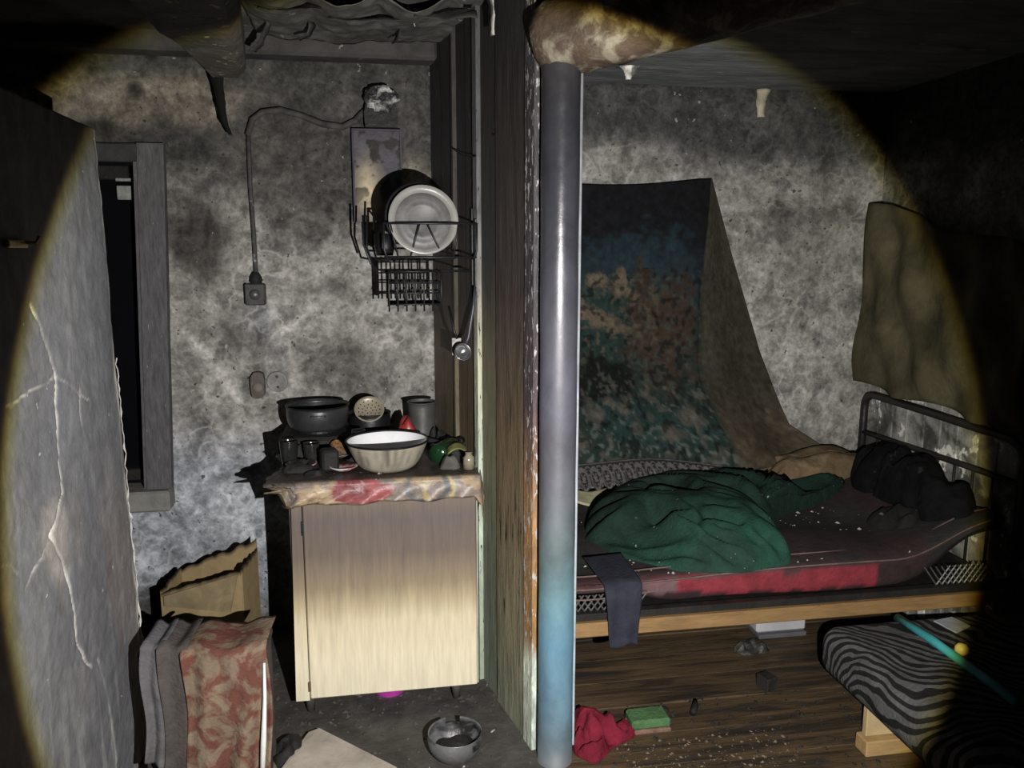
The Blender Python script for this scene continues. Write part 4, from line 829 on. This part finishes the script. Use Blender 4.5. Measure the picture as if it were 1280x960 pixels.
mt = thing('mattress', (1.4, 2.88, .47), 'sooty maroon mattress with bright red side, on the bed', 'mattress')
mbd = obj('mattress_body', mattress(), mat('mattress_cloth', attr=True, var=.3, sc=16, rough=.85, bump=.35, bsc=60, spec=.25, fleck=(.22, .2, .2), fsc=22, fth=.73), mt, True, colfn=mcol)
def piping(dz, y0): return [(.57+1.64*k/40, 2.402+.012*math.sin((.57+1.64*k/40)*7)+.05*float(sm(1.8, 2.2, .57+1.64*k/40))+y0, .585+.012*math.sin((.57+1.64*k/40)*5)-.02*float(sm(.9, .6, .57+1.64*k/40))+dz+mat_z(.57+1.64*k/40)) for k in range(41)]
M_pipe = mat('pinkish_piping', (.11, .07, .062), .3, 20, .8, .2)
obj('piping', G().tube(piping(-.008, -.004), .0035, 6), M_pipe, mbd, True)
obj('piping', G().tube(piping(.006, .07), .003, 6), M_pipe, mbd, True)
obj('piping', G().tube([(p[0], p[1]+.004, p[2]) for p in piping(-.045, -.002)][:14], .003, 6), M_pipe, mbd, True)
mtop = lambda x, y: .585+.012*math.sin(x*5)-.02*float(sm(.9, .6, x))+mat_z(x)-.004
# green blanket
outl = [(.80, 2.98), (.74, 2.80), (.80, 2.64), (1.0, 2.44), (1.2, 2.39), (1.38, 2.41), (1.42, 2.55), (1.45, 2.78), (1.75, 2.98), (1.98, 3.02), (2.0, 3.12), (1.7, 3.2), (1.45, 3.28), (1.2, 3.30), (.95, 3.2)]
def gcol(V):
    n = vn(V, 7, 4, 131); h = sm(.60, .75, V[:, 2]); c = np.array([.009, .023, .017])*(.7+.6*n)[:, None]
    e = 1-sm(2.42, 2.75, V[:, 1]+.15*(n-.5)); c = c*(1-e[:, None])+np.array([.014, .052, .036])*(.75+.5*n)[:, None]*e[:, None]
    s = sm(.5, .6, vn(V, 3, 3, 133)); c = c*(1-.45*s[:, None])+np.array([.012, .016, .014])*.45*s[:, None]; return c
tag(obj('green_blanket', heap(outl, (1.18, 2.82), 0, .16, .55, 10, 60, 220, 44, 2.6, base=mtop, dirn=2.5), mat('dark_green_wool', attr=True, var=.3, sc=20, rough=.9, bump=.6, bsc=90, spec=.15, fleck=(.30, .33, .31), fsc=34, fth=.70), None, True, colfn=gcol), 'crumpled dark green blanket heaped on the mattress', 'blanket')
tag(obj('dark_clothes', heap([(1.98, 3.02), (2.02, 2.75), (2.0, 2.55), (2.12, 2.5), (2.2, 2.55), (2.215, 2.9), (2.2, 3.2), (2.08, 3.2)], (2.1, 2.85), 0, .15, .6, 12, 26, 110, 51, 3.2, base=mtop), mat('black_clothes', (.0045, .0045, .005), .5, 12, .95, 1.0, 24, .1, fleck=(.02, .02, .02), fsc=18, fth=.64), None, True), 'heap of black clothes at the headboard end of the bed', 'clothes')
tag(obj('dark_rag', heap([(1.86, 2.74), (2.0, 2.76), (2.03, 2.64), (1.96, 2.58), (1.86, 2.62)], (1.94, 2.67), 0, .05, .5, 16, 10, 40, 53, base=mtop), mat('dark_rag', (.008, .0075, .0075), .5, 14, .9, .5, fleck=(.15, .14, .13), fsc=10, fth=.66), None, True), 'small dark rag lying in front of the black clothes', 'rag')
tag(obj('tan_bundle', heap([(1.48, 3.33), (1.5, 3.16), (1.75, 3.12), (2.05, 3.12), (2.17, 3.2), (2.16, 3.36), (1.8, 3.385)], (1.78, 3.26), 0, .13, .5, 9, 16, 64, 55, 2.8, base=mtop, dirn=.2), mat('tan_cloth', (.12, .082, .045), .4, 9, .9, .4, 50, .15, col2=(.18, .14, .085), c2sc=7, c2th=.55), None, True), 'tan crumpled bedding between tapestry and black clothes', 'bedding')
def navy(u, v):
    x = .692+(.14-.045*v)*u+.025*v; 
    if v < .3: t = v/.3; return (x, 2.62-(2.62-2.385)*t, mtop(x, 2.5)+.016)
    t = (v-.3)/.7; return (x, 2.366-.014*min(t*4, 1)-.005*math.sin(u*9+t*3), mtop(x, 2.4)+.014-.21*t-.006*math.sin(u*7))
tag(obj('navy_cloth', G().grid(navy, 20, 40), mat('navy_cloth', (.022, .023, .034), .3, 14, .9, .4, 70, .15, fleck=(.4, .4, .4), fsc=8, fth=.74), None, True, thick=.004), 'navy cloth hanging over the bed edge near the post', 'cloth')
tag(obj('cream_cloth', G().grid(lambda u, v: (.70+.28*u, 3.30-.12*v, mtop(.8, 3.2)+.03+.012*math.sin(u*7)-.02*u+.03*(1-v)), 16, 8), mat('cream_edge', (.34, .33, .2), .3, 16, .9, .3), None, True, thick=.006), 'strip of cream cloth showing under the tapestry border', 'cloth')
d = tag(obj('bed_ash', crumbs(260, lambda r: (.68+1.2*r.random(), 2.41+.6*r.random()), lambda x, y: mtop(x, y)+.004, .002, .011, 13), mat('white_ash', (.36, .36, .35), .4, 30, .8, .1)), 'pale ash flakes sprinkled over the mattress', 'debris', kind='stuff')

# ================================================================== TAPESTRY
RE = [(1.956, 1.462), (1.624, 1.572), (1.187, 1.731), (.842, 1.890), (.718, 2.083), (.62, 2.20)]     # (z, x) of the free edge
def tap():
    nu, nv = 190, 200; V = []; UV = []
    for j in range(nv+1):
        v = j/nv
        for i in range(nu+1):
            u = i/nu; z0 = 1.94+.03*max(0, u-.1)-.02*math.sin(PI*min(u/.62, 1))
            ztop = z0; 
            if u <= .66:   # picture side
                s = u/.66; xr = 1.452-.055*float(sm(0, .45, v))+.10*float(sm(.6, 1, v)); x = .70+(xr-.70)*s
                zb = .735+.02*math.sin(s*4); z = ztop+(zb-ztop)*v
                y = 3.41-.05*float(sm(0, .5, v))*float(sm(.5, 1, s))-.20*float(sm(.72, 1, v))-.02*math.sin(s*7)*v
            else:          # turned side running down to the bed
                s = (u-.66)/.34; xl = 1.452-.055*float(sm(0, .45, v))+.10*float(sm(.6, 1, v))
                zr = 1.956+(.66-1.956)*v; xr = float(np.interp(zr, [e[0] for e in RE][::-1], [e[1] for e in RE][::-1]))
                x = xl+(xr-xl)*s; yl = 3.41-.05*float(sm(0, .5, v))-.20*float(sm(.72, 1, v)); zl = ztop+(.71-ztop)*v
                z = zl+(zr-zl)*s; y = yl+(3.415-yl)*float(sm(0, .8, s))-.05*s*float(sm(.75, 1, v))-.012*math.sin(s*5)*v
            V.append((x, y, z)); UV.append((u, v))
    F = []
    for j in range(nv):
        for i in range(nu): a = j*(nu+1)+i; F.append([a, a+1, a+nu+2, a+nu+1])
    UV = np.array(UV); u = UV[:, 0]/.66; v = UV[:, 1]; P = np.c_[u*1.1, v*1.6, u*0]
    n = vn(P, 5, 4, 141); n2 = vn(P, 16, 3, 142); n3 = vn(P, 40, 2, 143)
    c = np.array([.012, .013, .016])*np.ones((len(u), 1))
    def mx(col, f): 
        nonlocal c; f = np.clip(f, 0, 1)[:, None]; c = c*(1-f)+np.array(col)*f
    def bl(cx, cy, rx, ry, w=.7, e=.35): d = np.hypot((u-cx)/rx, (v-cy)/ry)+(n2-.5)*w*2.4+(n3-.5)*w*1.6; return 1-sm(1-e, 1+e, d)
    mx((.022, .036, .045), sm(.22, .36, v+.1*(n-.5)))
    mx((.016, .040, .055), bl(.58, .27, .3, .10))
    mx((.022, .042, .034), sm(.36, .5, v+.15*(n-.5)))
    mx((.020, .055, .042), bl(.33, .50, .25, .16)*.8)
    mx((.018, .020, .018), bl(.12, .45, .12, .08))
    mx((.060, .038, .024), bl(.78, .55, .20, .20, .5))             # brown tree mass
    mx((.055, .036, .024), bl(.62, .42, .05, .16, .4))
    for cx, cy, rx, ry in ((.50, .36, .05, .05), (.22, .44, .06, .03), (.30, .47, .09, .02), (.42, .50, .10, .018), (.52, .53, .07, .018), (.36, .345, .06, .03), (.58, .40, .04, .03)): mx((.17, .125, .075), bl(cx, cy, rx, ry, .6))
    mx((.085, .055, .034), bl(.12, .70, .16, .10, .6)); mx((.012, .014, .012), bl(.36, .72, .2, .07, .5))
    mx((.06, .045, .03), (np.abs(u-.66-.02*np.sin(v*20)) < .012)*(v > .62)*(v < .78)*1.0); mx((.06, .045, .03), (np.abs(u-.78-.02*np.sin(v*17)) < .012)*(v > .60)*(v < .78)*1.0)
    mx((.05, .045, .035), (sm(.62, .68, n3)*(v > .62)*(v < .82))*.8)
    mx((.022, .062, .055), bl(.55, .88, .38, .07, .6)); mx((.03, .045, .035), bl(.12, .9, .16, .07))
    for cx, cy, r in ((.10, .80, .05), (.30, .84, .04), (.48, .83, .04), (.40, .80, .03), (.86, .84, .06), (.70, .90, .05), (.16, .92, .05)):
        mx((.15, .12, .09), bl(cx, cy, r, r*.55, .5)*.75)
    mx((.10, .12, .105), sm(.63, .70, n3)*(v > .80)*.7)
    fo = sm(.56, .66, n3*.6+n2*.4)*(v > .32)*(v < .8); mx((.045, .058, .042), fo*.6); fo2 = sm(.60, .68, vn(P, 28, 2, 149)); mx((.01, .014, .012), fo2*(v > .3)*.75); mx((.10, .08, .05), sm(.62, .70, vn(P, 30, 2, 150))*(v > .34)*(v < .62)*(u < .75)*.7); mx((.10, .095, .075), sm(.60, .68, vn(P, 22, 2, 151))*(v > .74)*.6)
    turned = u > 1; k = np.clip((u-1)/.5, 0, 1)
    tc_ = np.array([.062, .055, .034])*(.7+.6*n)[:, None]; low = sm(.72, .92, v)[:, None]; tc_ = tc_*(1-low)+np.array([.12, .09, .05])*(.6+.8*n2)[:, None]*low
    f = sm(1.0, 1.06, u)[:, None]; c = c*(1-f)+tc_*f
    c *= (.6+.8*n3)[:, None]*.66; lum = c.mean(1)[:, None]; c = lum+(c-lum)*.72
    return G().add(V, F), c, (nu, nv, V)
g, c, (nu_, nv_, TV) = tap()
tp = thing('tapestry', (1.2, 3.4, .65), 'dark woven wall tapestry, one corner slumped onto the bed', 'tapestry')
obj('woven_cloth', g, mat('woven_tapestry', attr=True, var=.22, sc=30, rough=.95, bump=.5, bsc=160, spec=.1), tp, True, cols=c, thick=.005)
def border():
    n, m = 260, 26; V = []; C = []; row = [TV[nv_*(nu_+1)+i] for i in range(int(nu_*.66)+1)]; xs = [p[0] for p in row]
    for j in range(m+1):
        v = j/m
        for i in range(n+1):
            u = i/n; x = .70+u*(row[-1][0]-.05-.70); y = float(np.interp(x, xs, [p[1] for p in row])); z = float(np.interp(x, xs, [p[2] for p in row]))
            sc_ = .11+.03*abs(math.sin(u*PI*15)); V.append((x, y-.012-.11*v, z+.012-sc_*v*.6))
            a = (u*15) % 1; b2 = (u*15+.5) % 1; on_ = (v < .06) or abs(math.hypot((a-.5)*1.0, (v-.60)*.9)-.36) < .05 or abs(math.hypot((b2-.5)*.9, (v-.34)*1.2)-.22) < .04 or math.hypot(a-.5, (v-.60)*.9) < .10 or abs(math.hypot((a-.5), (v-.80)*.8)-.44) < .05 or (math.hypot((u*60) % 1-.5, (v*8) % 1-.5) < .28 and v > .1)
            C.append((.09, .085, .08) if on_ else (.014, .014, .015))
    F = []
    for j in range(m):
        for i in range(n): a = j*(n+1)+i; F.append([a, a+1, a+n+2, a+n+1])
    return G().add(V, F), np.array(C)
g, c = border(); bo = obj('lace_border', g, mat('lace_border', attr=True, var=.3, sc=40, rough=.95, bump=.3), tp, True, cols=c, thick=.004); bo['label'] = 'grey scalloped lace border'
# cloth on the right wall
def wc(u, v):
    y = 3.42-(1.0)*u; zt = 1.86-.22*u+.02*math.sin(u*9); zb = 1.03-.02*u+.012*math.sin(u*14); k = math.sin((u*1.6+v*.9)*9)+.6*math.sin((u*2.2-v*.7)*13+1); return (XR-.075-.016*k-.04*math.sin(v*PI)*u, y+.08*v*(1-u), zt+(zb-zt)*v)
tag(obj('hanging_cloth', G().grid(wc, 50, 40), mat('olive_hanging', (.075, .066, .038), .55, 5, .9, .4, 40, .15), None, True, thick=.005), 'olive-brown cloth hung on the wall above the headboard', 'cloth')

# ================================================================== UNDER / BEFORE THE BED
M_zeb = None
def zebra():
    m, nt, b = base_mat('dark_zebra_cover'); t = nt.nodes.new('ShaderNodeTexCoord'); vec = t.outputs['Object']
    nz = nt.nodes.new('ShaderNodeTexNoise'); nz.inputs['Scale'].default_value = 3.2; nz.inputs['Detail'].default_value = 1; nt.links.new(vec, nz.inputs['Vector'])
    sb = nt.nodes.new('ShaderNodeVectorMath'); sb.operation = 'MULTIPLY_ADD'; nt.links.new(nz.outputs['Color'], sb.inputs[0]); sb.inputs[1].default_value = (.34, .34, .34); nt.links.new(vec, sb.inputs[2])
    w = nt.nodes.new('ShaderNodeTexWave'); w.wave_type = 'BANDS'; w.bands_direction = 'DIAGONAL'; w.inputs['Scale'].default_value = 11; w.inputs['Distortion'].default_value = 4.5; w.inputs['Detail'].default_value = 1.5; w.inputs['Detail Scale'].default_value = 1.0
    nt.links.new(sb.outputs[0], w.inputs['Vector'])
    f = mrange(nt, w.outputs['Fac'], .42, .58, 0, 1); c = mixc(nt, f, (.085, .084, .088), (.012, .012, .013)); c = scl(nt, c, mrange(nt, noise(nt, vec, 14, 5), .3, .7, .7, 1.3))
    nt.links.new(c, b.inputs['Base Color']); b.inputs['Roughness'].default_value = .9; b.inputs['Specular IOR Level'].default_value = .15
    bp = nt.nodes.new('ShaderNodeBump'); bp.inputs['Strength'].default_value = .4; bp.inputs['Distance'].default_value = .01; nt.links.new(noise(nt, vec, 70, 3), bp.inputs['Height']); nt.links.new(bp.outputs[0], b.inputs['Normal'])
    return m
co = thing('couch', (1.87, 1.7, 0), 'low couch with zebra-patterned cover in front of the bed', 'couch')
obj('cushion', G().box(1.452, 2.25, .95, 2.355, .225, .398, .06, seg=6), zebra(), co, True)
M_cw = mat('couch_wood', (.36, .235, .11), .2, 8, .6, .2, 30, .3, stretch=(1, 6, 6))
obj('end_panel', G().box(1.56, 2.2, 2.20, 2.225, .055, .235, .003), mat('couch_ply', (.42, .32, .18), .2, 8, .7, .1), co)
obj('base_rail', G().box(1.545, 2.2, 2.17, 2.235, 0, .055, .004), M_cw, co)
[obj('leg', G().box(x, x+.05, 1.0, 1.05, 0, .23, .004), M_darkwood, co) for x in (1.62, 2.14)]
tag(obj('teal_stick', G().tube([(1.735, 2.33, .402), (1.735, 2.15, .4095), (1.728, 1.9, .4095), (1.72, 1.78, .4095)], .0145, 8), mat('teal_paint', (.05, .30, .33), .25, 10, .45, .1), None, True), 'teal painted stick lying on the zebra couch', 'stick')
tag(obj('note_card', G().prism([(1.845, 2.29), (1.925, 2.305), (1.94, 2.235), (1.86, 2.20)], 'z', .398, .402), mat('blue_white_card', (.30, .31, .36), .35, 18, .5, .1)), 'blue-white card lying on the zebra couch', 'card')
lm = tag(obj('yellow_knob', G().lathe([(0, 0), (.014, .003), (.021, .014), (.02, .026), (.012, .036), (0, .038)], (1.775, 2.07, .398), 18), mat('yellow_plastic', (.62, .55, .22), .2, 20, .35, .1), None, True), 'small yellow knob lying on the couch right of the teal stick', 'knob')
tr = thing('white_tray', (1.72, 3.06, 0), 'white shallow tray on the floor under the bed', 'tray')
obj('tray', G().box(1.57, 1.80, 3.0, 3.20, .02, .085, .01), mat('white_plastic', (.45, .45, .47), .15, 12, .4, .1, fleck=(.05, .05, .05), fsc=14, fth=.72), tr)
obj('tray_base', G().box(1.575, 1.795, 2.985, 3.19, 0, .02, .004), mat('tray_grey', (.10, .10, .11), .2), tr)
tag(obj('red_cloth', heap([(.60, 2.53), (.64, 2.58), (.70, 2.50), (.83, 2.47), (.85, 2.42), (.74, 2.36), (.66, 2.28), (.605, 2.34)], (.665, 2.43), 0, .095, .8, 19, 22, 90, 61, 1.2), mat('crimson_cloth', (.15, .012, .026), .35, 18, .9, .7, 60, .15), None, True), 'crimson crumpled cloth on the floor at the foot of the post', 'cloth')
sg = thing('sponge', (.89, 2.44, 0), 'green sponge with brown scouring side on the floor boards', 'sponge')
obj('foam', G().box(.825, .965, 2.415, 2.505, .016, .05, .008), mat('green_foam', (.075, .15, .065), .25, 30, .95, .6, 90, .1), sg)
obj('scouring_pad', G().box(.825, .965, 2.415, 2.505, 0, .015, .003), mat('brown_pad', (.20, .125, .09), .3, 30, .95, .6, 90, .1), sg)
tag(obj('charred_stick', G().tube([(1.075, 2.49, .012), (1.10, 2.53, .016), (1.115, 2.57, .012)], [.012, .012, .008], 7), M_char, None, True), 'short charred stick on the boards right of the sponge', 'stick')
tag(obj('charred_chip', heap([(.975, 2.56), (1.0, 2.555), (1.005, 2.53), (.98, 2.53)], (.99, 2.545), 0, .015, .4, 30, 5, 18, 62), M_char, None), 'small black chip on the boards behind the sponge', 'chip')
tag(obj('crumpled_wrapper', heap([(1.42, 2.93), (1.52, 2.97), (1.60, 2.92), (1.55, 2.87), (1.44, 2.87)], (1.51, 2.91), 0, .035, .7, 24, 8, 30, 63), mat('dull_wrapper', (.08, .076, .066), .5, 25, .5, .5, col2=(.03, .03, .03), c2sc=16, c2th=.5), None), 'small crumpled wrapper on the floor in front of the white tray', 'wrapper')
tag(obj('small_carton', G().box(1.40, 1.455, 2.60, 2.66, 0, .05, .003, Matrix.Translation((1.43, 2.63, 0)) @ Matrix.Rotation(R(20), 4, 'Z') @ Matrix.Translation((-1.43, -2.63, 0))), mat('dark_carton', (.02, .02, .019), .4, 20)), 'small dark carton standing on the boards under the bed', 'carton')
tag(obj('wood_chips', crumbs(260, lambda r: (.75+.6*r.random(), 2.18+.2*r.random()), 0, .002, .009, 17), mat('pale_chips', (.17, .13, .09), .4, 20)), 'pale splinters strewn along the floor boards at the bottom edge', 'debris', kind='stuff')
